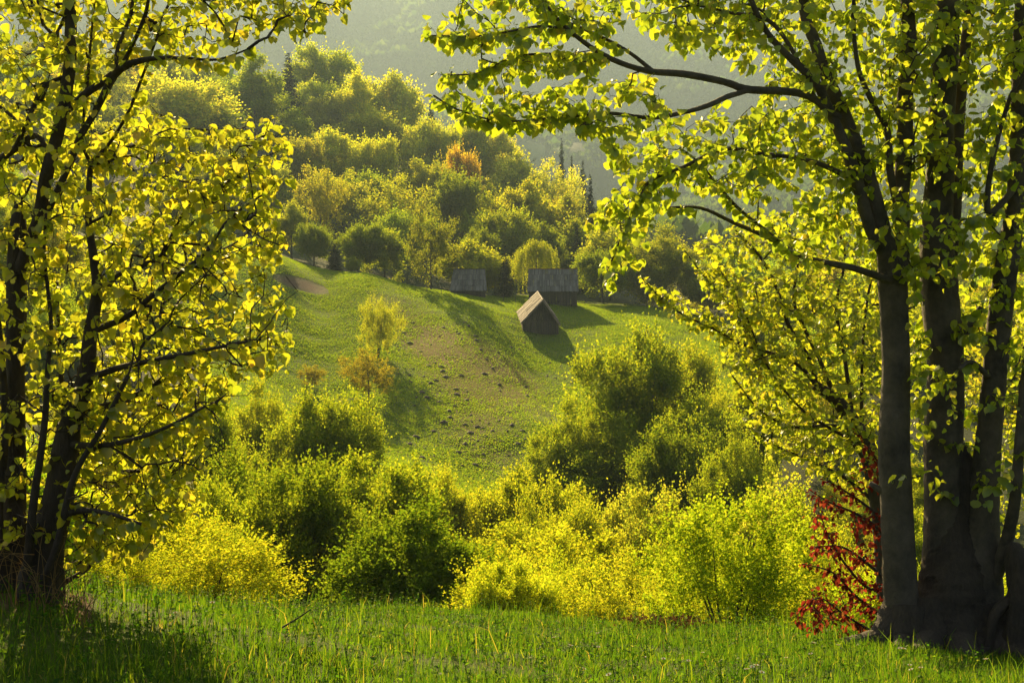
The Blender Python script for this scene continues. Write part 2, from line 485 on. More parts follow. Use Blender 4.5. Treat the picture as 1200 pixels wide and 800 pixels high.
def hut_ridge_across(px, base_py, d, width, depth, wall_h, roof_h, hipL, hipR, rz, label, seed, rust=False, over=.35):
    x = (px - 600) / F * d
    z0 = (400 - base_py) / F * d
    h = empty('wooden_hut', (x, d, z0), rz)
    tag(h, label, 'hut', 'old wooden huts on the meadow')
    w, dp = width / 2, depth / 2
    wb = Bag()
    for (p, q) in (((-w, -dp), (w, -dp)), ((w, -dp), (w, dp)), ((w, dp), (-w, dp)), ((-w, dp), (-w, -dp))):
        L_ = math.hypot(q[0] - p[0], q[1] - p[1])
        board_panel(wb, (*p, -.6), (*q, -.6), (*q, wall_h), (*p, wall_h), int(L_ / .26), .05, .02, 1, seed)
    link('wall', wb.mesh('hut_wall', False), WOOD_DARK, h)
    # gables
    for s, hip in ((-1, hipL), (1, hipR)):
        gb = Bag()
        v = np.array([[s * (w - .02), -dp, wall_h], [s * (w - .02), dp, wall_h], [s * (w - hip - .02), 0, wall_h + roof_h]])
        v2 = v - np.array([s * .12, 0, 0])
        gb.add(np.vstack([v, v2]), [[0, 1, 4, 3], [1, 2, 5, 4], [2, 0, 3, 5]], [[0, 2, 1], [3, 4, 5]])
        link('gable', gb.mesh('hut_gable', False), WOOD_DARK, h)
    rb = Bag()
    ev = wall_h - over * roof_h / dp * .55
    W2 = w + over; D2 = dp + over * .8
    nb = int(2 * W2 / .24)
    board_panel(rb, (-W2, -D2, ev), (W2, -D2, ev), (w - hipR + .3, 0, wall_h + roof_h), (-w + hipL - .3, 0, wall_h + roof_h), nb, .05, .04, 4, seed)
    board_panel(rb, (W2, D2, ev), (-W2, D2, ev), (-w + hipL - .3, 0, wall_h + roof_h), (w - hipR + .3, 0, wall_h + roof_h), nb, .05, .04, 4, seed + 1)
    r = link('roof', rb.mesh('hut_roof', False), SHINGLE, h)
    cb = Bag()
    xs = np.linspace(-w + hipL - .35, w - hipR + .35, 9)
    for i in range(8):
        zz = wall_h + roof_h + .06 + .03 * math.sin(i * 2.1)
        cb.box(((xs[i] + xs[i + 1]) / 2, 0, zz), (xs[i + 1] - xs[i] - .01, .34, .09))
    link('ridge_cap', cb.mesh('hut_ridge', False), WOOD_DARK if not rust else RUST, r)
    db = Bag()
    for k in range(5):
        db.box((w * .35 - .4 + k * .2, -dp - .075, wall_h * .45), (.19, .04, wall_h * .85))
    link('door', db.mesh('hut_door', False), WOOD_DARK, h)
    return h
hut_ridge_across(548.5, 346.5, 250, 5.9, 5.0, 1.0, 3.65, .75, .25, R(2), 'small hut with grey hipped shingle roof beside the lone dark tree', 11)
hut_ridge_across(648, 354.5, 245, 8.1, 5.4, 2.0, 3.75, .15, .15, R(-2), 'long barn with broad grey shingle roof and rusty ridge, behind the tilted hut', 21, True)

def tilted_hut():
    d = 221.0
    root = empty('wooden_hut', (4.4, d, gz(4.4, d)))
    tag(root, 'tilted hut with pale sunlit board roof and dark gable', 'hut', 'old wooden huts on the meadow')
    o = np.array(root.location)
    def q(px, py, dd): return P(px, py, dd) - o
    fl, fr = q(613, 392, 219), q(654, 395, 219.6)
    flt, frt, fa = q(613, 376, 219), q(654, 378.5, 219.6), q(635.6, 351.5, 219.3)
    up = np.array([-.55, 8.2, 1.72])
    bl, br = fl + up + np.array([0, 0, -.9]), fr + up + np.array([0, 0, -.9])
    blt, brt, ba = flt + up, frt + up, fa + up * np.array([1, 1, .82])
    wb = Bag()
    board_panel(wb, fl, fr, frt, flt, 20, .06, .02, 1, 3)
    board_panel(wb, fr, br, brt, frt, 28, .06, .02, 1, 4)
    board_panel(wb, bl, fl, flt, blt, 28, .06, .02, 1, 5)
    board_panel(wb, br, bl, blt, brt, 20, .06, .02, 1, 6)
    link('wall', wb.mesh('tilted_hut_wall', False), WOOD_DARK, root)
    for a, b, c_ in ((flt, frt, fa), (brt, blt, ba)):
        gb = Bag()
        n = 18
        nor = nrm(np.cross(b - a, c_ - a))
        for i in range(n):
            s, t = i / n + .004, (i + 1) / n - .004
            def topz(u):
                # height along the gable edge
                k = np.dot(c_ - a, b - a) / np.dot(b - a, b - a)
                return (u / k if u < k else (1 - u) / (1 - k))
            base_h = c_ - (a + (b - a) * (np.dot(c_ - a, b - a) / np.dot(b - a, b - a)))
            p0, p1 = a + (b - a) * s, a + (b - a) * t
            q1, q0 = p1 + base_h * topz(t), p0 + base_h * topz(s)
            off = nor * (.02 * (i % 2) + .03)
            v = [p0 + off, p1 + off, q1 + off, q0 + off]
            gb.hexa(np.array([x - nor * .1 for x in v] + v))
        link('gable', gb.mesh('tilted_hut_gable', False), WOOD_DARK, root)
    rb = Bag()
    ax = nrm(ba - fa)
    f_over, b_over = -ax * .55, ax * .5
    dl = (flt - fa) * .11; dr = (frt - fa) * .11
    lift = np.array([0, 0, .07])
    fl_, fa_, bl_, ba_ = flt + dl + f_over + lift, fa + f_over * 1.5 + lift, blt + dl + b_over + lift, ba + b_over + lift
    fr_, br_ = frt + dr + f_over + lift, brt + dr + b_over + lift
    board_panel(rb, bl_, fl_, fa_, ba_, 30, .07, .06, 3, 8)
    board_panel(rb, fr_, br_, ba_, fa_, 30, .07, .06, 3, 9)
    r = link('roof', rb.mesh('tilted_hut_roof', False), THATCH, root)
    cb = Bag()
    tube(cb, np.linspace(fa_, ba_, 12) + np.array([0, 0, .06]) + rng.normal(0, .02, (12, 3)), np.full(12, .12), 6)
    link('ridge_board', cb.mesh('tilted_hut_ridge', False), THATCH, r)
    bb = Bag()
    for (e0, e1) in ((fl_, fa_), (fr_, fa_)):
        tube(bb, np.linspace(e0, e1, 8) - np.array([0, 0, .08]), np.full(8, .09), 4)
    link('barge_board', bb.mesh('tilted_hut_barge', False), THATCH, r)
    return root
tilted_hut()

# ------------------------------------------------------------------ growing branches towards leafy targets
def grow(limbs, targets, step=.1, r0=.0022, power=.5, bend=.45, jitter=.02, rs=None):
    """limbs: list of (pts, rad). Returns (branches [(pts, rad)], flags) where every target gets a branch"""
    rs = rs or rng
    tot = sum(len(l[0]) for l in limbs)
    cap = tot + int(len(targets) * 40) + 1000
    pos = np.zeros((cap, 3)); dr = np.zeros((cap, 3)); par = np.full(cap, -1, int); fix = np.zeros(cap)
    n = 0
    for pts, rad in limbs:
        m = len(pts)
        t = np.gradient(pts, axis=0)
        pos[n:n + m] = pts; dr[n:n + m] = nrm(t); fix[n:n + m] = rad
        par[n:n + m] = np.arange(n - 1, n + m - 1)
        par[n] = int(np.argmin(((pos[:n] - pts[0]) ** 2).sum(1))) if n else -1
        n += m
    n_fixed = n
    tg = np.asarray(targets, float)
    dmin = np.array([np.sqrt(((pos[:n] - t) ** 2).sum(1).min()) for t in tg])
    order = np.argsort(dmin)
    paths = []
    for k in order:
        t = tg[k]
        dv = t - pos[:n]
        dist = np.sqrt((dv ** 2).sum(1)) + 1e-6
        cosv = (dv * dr[:n]).sum(1) / dist
        i = int(np.argmin(dist * (1.0 - .38 * cosv)))
        D = dist[i]
        m = max(2, min(40, int(D / step + .5)))
        if n + m >= cap: break
        b = pos[i] + dr[i] * D * bend + rs.normal(0, .06, 3) * D
        s = (np.arange(1, m + 1) / m)[:, None]
        pts = (1 - s) ** 2 * pos[i] + 2 * s * (1 - s) * b + s ** 2 * t
        pts[:-1] += rs.normal(0, jitter * step / .1, (m - 1, 3))
        pos[n:n + m] = pts
        dr[n:n + m] = nrm(np.diff(np.vstack([pos[i], pts]), axis=0))
        par[n] = i; par[n + 1:n + m] = np.arange(n, n + m - 1)
        paths.append((i, n, m))
        n += m
    cnt = np.zeros(n)
    for (i, a, m) in paths: cnt[a + m - 1] += 1
    for k in range(n - 1, 0, -1):
        if par[k] >= 0: cnt[par[k]] += cnt[k]
    r = r0 * np.maximum(cnt, 1) ** power
    out = []
    for (i, a, m) in paths:
        pts = np.vstack([pos[i], pos[a:a + m]])
        ra = r[a:a + m].copy(); ra[-1] *= .6
        out.append((pts, np.concatenate([[ra[0]], ra])))
    return out

# leaf with midrib fold: unit length along +y, width along x
_LV = np.array([[0,0,0],[0,.30,-.02],[0,.66,-.01],[0,1,-.08],
                [-.30,.18,.12],[-.42,.45,.20],[-.30,.78,.10],
                [.30,.18,.12],[.42,.45,.20],[.30,.78,.10]])
_LQ = np.array([[0,1,5,4],[1,2,6,5],[0,7,8,1],[1,8,9,2]])
_LT = np.array([[2,3,6],[2,9,3]])
_SV = np.array([[0,0,0],[-.36,.45,.08],[0,1,-.04],[.36,.45,.08]])
_SQ = np.array([[0,3,2,1]])

def leaves_mesh(name, base, dirs, nors, size, shape='big', wid=1.0):
    Y = nrm(dirs); X = nrm(np.cross(Y, nors)); Z = np.cross(X, Y)
    tv = _LV if shape == 'big' else _SV
    n, k = len(base), len(tv)
    tvv = np.broadcast_to(tv, (n, k, 3)).copy()
    tvv[..., 0] *= wid
    if shape == 'big':
        cl = rng.uniform(-.5, .2, (n, 1))
        tvv[..., 2] += cl * tvv[..., 1] ** 2 + rng.normal(0, .03, (n, k))
        tvv[:, 4:, 0] *= rng.uniform(.85, 1.2, (n, 1))
        tvv[:, 4:, 2] *= rng.uniform(.1, 2.0, (n, 1))
        tvv[:, 4:7, 2] += rng.normal(0, .07, (n, 1))
    V = base[:, None] + size[:, None, None] * (tvv[..., 0:1] * X[:, None] + tvv[..., 1:2] * Y[:, None] + tvv[..., 2:3] * Z[:, None])
    off = (np.arange(n) * k)[:, None, None]
    fs = []
    if shape == 'big':
        fs = [(_LQ[None] + off).reshape(-1, 4), (_LT[None] + off).reshape(-1, 3)]
    else:
        fs = [(_SQ[None] + off).reshape(-1, 4)]
    return np_mesh(name, V.reshape(-1, 3), fs, True)

def leaf_out(branches, length, gap, size, droop=.5, rs=None, skip=.0):
    rs = rs or rng
    B, D, N, S = [], [], [], []
    for pts, rad in branches:
        seg = np.linalg.norm(np.diff(pts, axis=0), axis=1)
        cum = np.concatenate([[0], np.cumsum(seg)])
        Ltot = cum[-1]
        if Ltot < .03: continue
        lo = max(0, Ltot - length * rs.uniform(.7, 1.25))
        s = np.arange(Ltot, lo, -gap) + rs.uniform(-.3, .3) * gap
        s = np.clip(s, 0, Ltot)
        p = np.stack([np.interp(s, cum, pts[:, k]) for k in range(3)], -1)
        t = nrm(pts[-1] - pts[max(0, len(pts) - 4)])
        side = nrm(np.cross(t, [0, 0, 1.]) + 1e-4)
        sg = np.where(np.arange(len(s)) % 2 == 0, 1, -1)[:, None] * rs.choice([-1, 1])
        d = side * sg * .75 + t * .45 + np.array([0, 0, -droop]) + rs.normal(0, .32, (len(s), 3))
        d[0] = t * .8 + np.array([0, 0, -droop * .8]) + rs.normal(0, .2, 3)
        d = nrm(d)
        B.append(p + d * .015 + rs.normal(0, .012, p.shape)); D.append(d)
        nn = np.array([0, 0, 1.]) + side * sg * .4 + rs.normal(0, .35, (len(s), 3))
        N.append(nn)
        S.append(size * rs.uniform(.4, 1.25, len(s)) * (1 - .25 * (np.arange(len(s)) < 1)))
    return np.vstack(B), np.vstack(D), np.vstack(N), np.concatenate(S)

def sample_polys(polys, rs, mult=1.0):
    """polys: list of (polygon px, count, d0, d1)"""
    out = []
    for poly, cnt, d0, d1 in polys:
        cnt = int(cnt * mult)
        a = np.array(poly, float)
        lo, hi = a.min(0), a.max(0)
        got = 0
        while got < cnt:
            x = rs.uniform(lo[0], hi[0], cnt * 3); y = rs.uniform(lo[1], hi[1], cnt * 3)
            k = inpoly(x, y, poly)
            x, y = x[k][:cnt - got], y[k][:cnt - got]
            d = rs.uniform(d0, d1, len(x))
            out.append(np.stack([(x - 600) / F * d, d, (400 - y) / F * d], -1))
            got += len(x)
    return np.vstack(out)

def limb_px(pts, d, step=.1):
    """pts: (px, py, width px[, depth offset])"""
    a = np.array([(*P(p[0], p[1], d + (p[3] if len(p) > 3 else 0)), p[2] / F * d * .5) for p in pts])
    s = smooth_path(a, step)
    return s[:, :3], np.maximum(s[:, 3], .002)

def near_tree(name, label, cat, base, d, trunks, limbs, polys, leaf, gap, length, bark, leafmat, seed, droop=.5, twig_r=.0022, tint=(1, 1, 1), shape='big', wid=1.0, step=.1, group=None, trunk_name='trunk', rough=.05, mult=1.0, bare=None, thin_r=.016):
    rs = np.random.default_rng(seed)
    root = empty(name, base)
    tag(root, label, cat, group)
    o = np.array(base, float)
    sk = []
    for nm, lst, sides in ((trunk_name, trunks, 18), ('limb', limbs, 8)):
        for t in lst:
            pts, rad = limb_px(t, d, step * .7)
            sk.append((pts, rad))
            b = Bag()
            tube(b, pts - o, rad, sides, rough if nm == trunk_name else rough * .6)
            link(nm, b.mesh(name + '_' + nm), bark, root)
    tg = sample_polys(polys, rs, mult)
    br = grow(sk, tg, step, twig_r, rs=rs)
    b = Bag()
    for pts, rad in br:
        tube(b, pts - o, rad, 4, 0, False)
    if bare:
        tb = sample_polys(bare, rs)
        for pts, rad in grow(sk, tb, step, twig_r * 1.7, rs=rs, jitter=.035):
            tube(b, pts - o, rad, 4, 0, False)
    tw = link('twigs', b.mesh(name + '_twigs'), bark, root, 'stuff')
    thin = []
    for pts, rad in sk:
        k = int(np.argmax(rad < thin_r)) if (rad < thin_r).any() else len(rad)
        if len(rad) - k > 4: thin.append((pts[k:], rad[k:]))
    B, D, N, S = leaf_out(br, length, gap, leaf, droop, rs)
    if thin:
        more = [leaf_out(thin, 9.0, gap * .8, leaf, droop, rs) for _ in range(2)]
        B, D, N, S = [np.concatenate([a] + [m[q] for m in more]) for q, a in enumerate((B, D, N, S))]
    cr = link('crown', leaves_mesh(name + '_crown', B - o, D, N, S, shape, wid), leafmat, root)
    cr.color = (*tint, 1)
    return root

# left tree
dl = 9.0
left_trunks = [
    [(46,706,57.7),(49,670,48.4),(55,635,39.0),(70,576,34.3),(78,520,29.6),(92,470,23.4),(102,436,20.3),(106,390,17.2),(114,340,13.5),(110,304,10.8),(104,262,8.1),(104,225,7.2),(106,192,6.3)],
    [(16,704,39.0,.25),(17,650,31.2,.25),(18,560,26.5,.25),(18,460,23.4,.25),(19,370,24.3,.25),(21,300,22.5,.25),(22,262,18.0,.25),(22,236,9.0,.25)],
]
left_limbs = [
    [(22,320,17,.2),(34,285,16,.2),(45,258,16,.15),(51,225,16,.1),(57,195,16),(64,170,15),(72,138,15),(78,105,15),(82,70,15),(83,30,14),(82,0,14),(84,-120,10),(90,-260,5)],
    [(50,268,8,.2),(60,240,8,.1),(75,207,8),(93,162,8,-.1),(111,132,8,-.15),(122,110,9,-.2),(134,88,10,-.2),(150,76,9,-.3),(177,69,6,-.4),(212,68,4,-.5),(255,70,3,-.55),(290,58,2,-.6)],
    [(79,130,8),(99,111,9,-.1),(115,100,9,-.15),(132,88,10,-.2)],
    [(138,84,7,-.2),(147,70,6,-.2),(156,51,5,-.3),(168,24,5,-.35),(174,0,4,-.4),(184,-80,3,-.5)],
    [(136,80,5,-.2),(138,57,5,-.1),(150,27,5),(156,0,4),(162,-70,3,.1)],
    [(106,192,5),(99,177,4),(97,150,4),(103,90,4,.1),(108,30,3,.2),(112,-10,3,.2)],
    [(106,192,5),(115,182,5),(130,166,4),(150,132,4,-.1),(160,108,4,-.2),(172,76,3,-.2),(184,44,3,-.2),(190,20,2,-.2)],
    [(58,180,6),(42,159,7,.1),(18,174,9,.2),(0,187,10,.3),(-40,210,12,.4),(-80,260,13,.4)],
    [(18,174,7,.2),(30,148,6,.1),(44,114,6,.1),(54,99,5),(76,90,5)],
    [(114,386,8),(150,370,7,-.2),(180,345,6,-.35),(214,318,5,-.5),(244,293,4,-.6),(262,264,3,-.6),(285,243,3,-.6),(307,229,2,-.65)],
    [(108,372,7),(135,325,6,.1),(168,311,6,.2),(192,296,5,.25),(206,265,4,.3),(225,238,3,.3),(262,219,2,.3)],
    [(100,445,9),(135,432,8,-.2),(171,424,6,-.35),(212,416,5,-.5),(250,408,4,-.6),(290,400,3,-.6)],
    [(88,480,9),(130,474,8,.2),(172,456,6,.4),(215,430,4,.5),(262,404,3,.5)],
    [(78,520,9),(120,522,7,-.3),(165,512,5,-.5),(205,496,4,-.6),(240,476,3,-.6)],
    [(70,570,9),(110,560,7,.3),(150,552,5,.4),(190,556,4,.5),(222,572,3,.5)],
    [(60,610,9),(95,598,7,-.3),(130,602,5,-.5),(165,614,4,-.6)],
    [(46,690,9,-.2),(66,640,8,-.3),(86,560,7,-.35),(120,500,6,-.4),(150,440,5,-.4)],
    [(56,692,8,.3),(104,664,6,.4),(112,630,5,.4),(118,590,4,.4)],
    [(30,696,12,-.1),(38,600,10,-.2),(52,500,8,-.25),(56,430,6,-.3),(60,380,5,-.3),(52,300,4,-.3),(54,250,3,-.3)],
    [(4,700,14,.1),(-2,600,12,.1),(6,500,10,.1),(0,400,8,.1),(-12,300,7,.1)],
    [(40,690,10,.4),(60,600,8,.6),(74,500,7,.7),(70,420,6,.7),(66,330,5,.7)],
]
left_polys = [
    ([(-20,-20),(120,-20),(120,120),(-20,120)], 75, dl - .4, dl + 1.0),
    ([(120,-30),(425,-30),(418,18),(385,36),(330,36),(230,62),(180,60),(120,80)], 82, dl - .4, dl + .7),
    ([(-20,120),(100,120),(105,260),(-20,260)], 70, dl - .45, dl + 1.0),
    ([(105,150),(170,130),(250,150),(328,128),(334,160),(342,185),(250,225),(105,230)], 100, dl - .4, dl + .9),
    ([(100,225),(240,215),(352,205),(330,240),(333,300),(310,330),(100,330)], 105, dl - .4, dl + .9),
    ([(90,330),(300,325),(338,345),(345,385),(340,430),(280,450),(90,450)], 125, dl - .4, dl + .9),
    ([(70,450),(280,448),(245,485),(252,520),(225,560),(240,585),(200,610),(80,600)], 190, dl - .45, dl + .9),
    ([(-20,260),(90,260),(80,450),(-20,450)], 60, dl - .6, dl + 1.0),
    ([(-20,450),(70,450),(70,640),(-20,640)], 45, dl - .3, dl + .9),
    ([(80,600),(215,605),(150,660),(75,660)], 36, dl - .4, dl + .6),
    ([(-420,-420),(330,-420),(400,-30),(-20,-30),(-20,500),(-260,480)], 110, dl - 1.3, dl + 1.6),
]
left_bare = [
    ([(-20,430),(110,430),(130,560),(100,690),(-20,690)], 260, dl - .4, dl + 1.0),
    ([(90,330),(330,240),(345,380),(260,520),(200,600),(90,640)], 240, dl - .7, dl + .9),
]
lz = P(46, 690, dl)
near_tree('hazel_tree', 'backlit multi-stemmed tree with large golden leaves at the left edge, dark twin trunks', 'tree', (lz[0], lz[1], gz(lz[0], lz[1])), dl,
          left_trunks, left_limbs, left_polys, .066, .040, .40, BARK_DARK, LEAF_NEAR, 31, droop=.75, twig_r=.0016, tint=(1.06, 1.05, .97), wid=1.12, step=.09, mult=2.8, bare=left_bare)

# right tree
dr_ = 13.0
right_trunks = [
    [(1062,765,58),(1060,745,46),(1056,700,40),(1053,640,37),(1050,580,36),(1047,520,37),(1049,470,35),(1050,430,34),(1049,380,33),(1046,335,33),(1040,300,24),(1032,265,20),(1014,200,19),(998,158,18),(983,122,17),(966,84,15),(955,49,14),(944,21,13),(938,-40,11),(926,-180,7),(915,-300,3)],
    [(1112,768,90,.2),(1108,735,72,.2),(1106,680,56,.2),(1106,600,48,.2),(1106,520,47,.2),(1108,440,42,.2),(1104,380,42,.2),(1099,310,41,.2),(1099,250,37,.2),(1102,200,34,.2),(1102,150,32,.2),(1107,80,30,.2),(1110,30,28,.2),(1112,-100,22,.2),(1120,-300,12,.2)],
    [(1148,768,80,.1),(1146,730,64,.1),(1148,680,50,.1),(1150,620,42,.1),(1154,560,36,.1),(1160,500,30,.1),(1166,430,28,.1),(1174,350,27,.1),(1183,290,25,.1),(1190,240,23,.1),(1194,155,21,.1),(1196,50,18,.1),(1202,-60,15,.1),(1210,-260,7,.1)],
]
right_limbs = [
    [(1052,340,20),(1056,300,20,.1),(1056,227,20,.1),(1060,175,20,.1),(1061,105,20,.1),(1066,60,19,.1),(1064,20,17,.1),(1060,-80,13,.1),(1056,-220,6)],
    [(1054,255,9,.1),(1043,200,9),(1040,154,8),(1022,119,7),(1006,80,6,-.1),(1000,20,5,-.1),(1004,-60,4)],
    [(1112,330,16,.3),(1120,245,14,.35),(1123,157,14,.4),(1128,87,14,.4),(1137,0,12,.4),(1150,-120,8,.5)],
    [(1040,305,14),(1020,268,15,-.1),(1004,212,15,-.15),(990,170,14,-.2),(972,130,12,-.2),(955,95,11,-.25),(930,72,9,-.3),(900,40,7,-.4),(880,0,6,-.5),(860,-60,4,-.5)],
    [(975,132,9,-.2),(948,113,9,-.3),(918,107,9,-.4),(876,105,9,-.5),(848,96,8,-.55),(802,87,8,-.65),(764,84,7,-.75),(736,77,6,-.8),(708,65,6,-.9),(682,48,5,-1.0),(656,26,4,-1.05),(638,4,4,-1.1),(610,-30,3,-1.2)],
    [(766,84,5,-.75),(732,58,4,-.7),(690,37,4,-.8),(664,26,3,-.8),(640,16,3,-.9)],
    [(708,66,4,-.9),(670,64,3,-.9),(622,64,3,-1.0),(590,72,2,-1.0),(560,86,2,-1.1),(528,88,2,-1.1)],
    [(668,36,3,-1.0),(634,31,3,-1.2),(580,40,2,-1.3),(550,43,2,-1.3),(506,42,2,-1.3)],
    [(880,105,6,-.5),(851,114,6,-.6),(834,122,6,-.7),(809,130,5,-.75),(764,138,5,-.8),(715,133,4,-.9),(680,135,4,-1.0),(640,139,3,-1.1),(585,142,2,-1.2),(535,128,2,-1.3),(508,112,2,-1.3)],
    [(1000,210,7,-.1),(960,192,6,-.3),(925,184,5,-.4),(890,180,5,-.5),(848,175,4,-.6),(800,196,4,-.7),(760,215,3,-.8),(735,262,2,-.9),(715,310,2,-.9)],
    [(1046,330,9,-.1),(1000,314,8,-.1),(944,302,7,0),(902,279,6,.1),(862,262,5,.2),(822,244,4,.2),(785,243,3,.3)],
    [(930,296,4,0),(895,268,4,.1),(862,241,4,.1),(820,192,3,.1),(799,175,2,.1)],
    [(1150,360,8,.1),(1128,395,8,.1),(1112,430,9,.1),(1104,450,10,.1)],
    [(1190,220,8,0),(1160,250,8,-.2),(1158,220,7,-.2),(1166,175,6,-.2),(1182,119,5,-.2),(1196,91,5,-.2),(1220,50,4,-.2)],
    [(1158,440,8,0),(1138,424,6,-.2),(1124,432,4,-.3)],
    [(1170,300,8,.1),(1190,260,7,.2),(1215,230,6,.3),(1260,180,5,.4)],
    [(1150,760,30,.1),(1158,700,22,.05),(1178,640,16,-.1),(1190,580,14,-.3),(1196,500,12,-.3),(1205,420,10,-.3),(1230,330,7,-.3)],
    [(1050,580,12,0),(1032,574,9,0),(1020,566,6,.05)],
    [(984,138,8,-.2),(958,120,6,-.3),(930,62,5,-.2),(900,24,5,-.2),(850,14,4,-.3),(800,0,3,-.4),(760,-30,3,-.5)],
]
right_polys = [
    ([(486,34),(530,10),(545,-20),(760,-20),(720,40),(640,50),(520,62)], 44, dr_ - 1.5, dr_ - .6),
    ([(505,84),(560,70),(610,58),(720,52),(700,78),(600,100),(520,100)], 26, dr_ - 1.4, dr_ - .7),
    ([(503,112),(600,108),(700,92),(770,92),(790,140),(720,165),(640,150),(560,152)], 52, dr_ - 1.5, dr_ - .6),
    ([(700,165),(800,130),(930,125),(960,180),(870,225),(800,220),(760,260),(752,315),(712,338),(706,318),(738,260),(690,275),(685,262),(725,215)], 80, dr_ - 1.2, dr_ + .3),
    ([(760,-40),(1220,-40),(1220,90),(960,95),(870,75),(800,60),(740,20)], 250, dr_ - .7, dr_ + 1.3),
    ([(900,90),(1220,90),(1220,200),(980,210),(870,170)], 160, dr_ - .6, dr_ + 1.3),
    ([(860,180),(1220,200),(1220,320),(1000,320),(900,290)], 130, dr_ - .5, dr_ + 1.4),
    ([(1065,320),(1220,320),(1220,480),(1065,480)], 46, dr_ - .5, dr_ + 1.2),
    ([(1065,470),(1220,480),(1220,600),(1170,600),(1050,560)], 22, dr_ - .5, dr_ + 1.0),
    ([(1050,230),(1120,230),(1120,320),(1050,320)], 12, dr_ - .9, dr_ - .3),
    ([(640,-420),(1300,-420),(1330,-30),(700,-30)], 95, dr_ - 1.8, dr_ + 2.0),
    ([(1215,-300),(1560,-250),(1540,420),(1215,560)], 75, dr_ - 1.6, dr_ + 2.0),
]
rz_ = P(1105, 755, dr_)
rt = near_tree('beech_tree', 'large smooth-barked tree with a cluster of dark trunks at right, sprays of leaves reaching left', 'tree', (rz_[0], rz_[1], gz(rz_[0], rz_[1])), dr_,
          right_trunks, right_limbs, right_polys, .090, .042, .52, BARK_BEECH, LEAF_NEAR, 32, droop=.75, twig_r=.0018, tint=(.92, 1.04, .95), wid=1.12, step=.1, rough=.04, mult=3.2)
# roots and the hollow stool at the foot of the trunks
o = np.array(rt.location)
for (px, ang, ln, w, dy) in ((1058, 200, .8, .16, 0), (1062, 255, .6, .15, -.05), (1096, 240, .9, .2, 0), (1112, 275, .8, .22, 0), (1150, 300, 1.0, .2, 0), (1152, 345, 1.2, .2, .1), (1075, 160, .9, .16, .2), (1150, 30, 1.0, .18, .3)):
    c = P(px, 750, dr_ + dy)
    a = math.radians(ang); pp, rr = [], []
    wob = random.uniform(-.25, .25)
    for k in range(14):
        u = k / 13
        q = c[0] + math.cos(a + wob * u) * ln * u, c[1] + math.sin(a + wob * u) * ln * u
        r_ = w * (1 - u) ** .8 + .015
        pp.append((q[0], q[1], gz(*q) + r_ * .35 + .30 * max(0, 1 - u * 3.2) ** 1.5 - .05 * u)); rr.append(r_)
    b = Bag(); tube(b, np.array(pp) - o, np.array(rr), 14, .05)
    link('root', b.mesh('beech_root'), BARK_DARK, rt)
b = Bag()
p, r = limb_px([(1110,800,150,.1),(1112,765,128,.1),(1113,735,104,.12),(1116,700,88,.14),(1120,660,72,.16),(1124,610,52,.2),(1127,560,34,.22),(1129,520,10,.25)], dr_, .03)
tube(b, p - o, r, 34, .07)
link('stool', b.mesh('beech_stool'), BARK_DARK, rt)
# old stump with a curling root at the right edge
sp = P(1196, 740, dr_ - .3)
st = empty('tree_stump', (sp[0], sp[1], gz(sp[0], sp[1])))
tag(st, 'gnarled old stump at the right edge beside the big trunks', 'stump')
b = Bag()
for pts in ([(1206,775,70),(1202,735,46),(1198,690,34),(1192,655,28),(1186,638,16)], [(1198,700,22),(1180,706,14),(1166,720,12),(1160,745,10),(1156,768,8)], [(1204,680,22),(1216,640,16),(1222,600,10)]):
    p, r = limb_px(pts, dr_ - .3, .04)
    tube(b, p - np.array(st.location), r, 12, .10)
link('stump_wood', b.mesh('stump_wood'), BARK_DARK, st)

# fan of fine branches with small leaves behind the right trunks
df = 17.0
fan_trunks = [[(1040,700,24),(1032,600,22),(1018,530,21),(1000,496,19),(979,468,16),(955,452,13)]]
fan_limbs = [
    [(957,453,6.2),(948,420,5.6),(924,381,5.0),(909,335,3.7),(890,300,3.1),(862,270,1.9)],
    [(979,468,5.6,.2),(960,420,5.0,.2),(944,388,4.3,.2),(930,350,3.7,.2),(935,300,3.1,.3),(920,260,1.9,.3)],
    [(960,456,5.0,-.2),(930,424,4.3,-.2),(867,402,3.7,-.3),(842,388,3.1,-.3),(790,362,2.5,-.3),(752,326,1.2,-.3)],
    [(1000,496,5.6,.3),(990,420,5.0,.4),(980,360,4.3,.4),(990,300,3.1,.4),(975,250,1.9,.4)],
    [(1018,530,5.0),(985,500,5.0,-.2),(930,500,3.7,-.3),(890,480,2.5,-.3),(858,440,1.9,-.3)],
    [(1028,590,5.0),(990,560,4.3,.1),(950,540,3.1,.2),(905,520,2.5,.2),(880,500,1.2,.2)],
    [(1010,515,5.0,.5),(1010,440,4.3,.5),(1015,360,3.7,.5),(1030,290,2.5,.5)],
    [(1024,560,5.0,-.3),(1000,520,4.3,-.4),(970,500,3.7,-.4),(940,480,3.1,-.5),(900,430,2.5,-.5),(870,360,1.9,-.5),(840,310,1.2,-.5)],
    [(900,428,2.5,-.2),(860,365,1.9,-.2),(822,320,1.9,-.2),(800,290,1.2,-.2)],
]
fan_polys = [
    ([(748,322),(800,350),(850,372),(900,400),(900,430),(845,405),(780,368)], 34, df - .7, df + .5),
    ([(790,285),(850,265),(900,250),(1040,250),(1040,330),(900,350),(830,340)], 120, df - 1.2, df + 1.4),
    ([(820,330),(1040,330),(1045,420),(900,420),(850,375)], 150, df - 1.2, df + 1.4),
    ([(840,395),(1045,420),(1045,500),(960,520),(880,470)], 120, df - 1.2, df + 1.4),
    ([(860,470),(960,510),(1045,500),(1045,580),(985,570),(900,530)], 75, df - 1.0, df + 1.3),
    ([(1060,330),(1230,330),(1230,640),(1180,640),(1060,540)], 95, df - .5, df + 2.0),
]
fz = P(1040, 760, df)
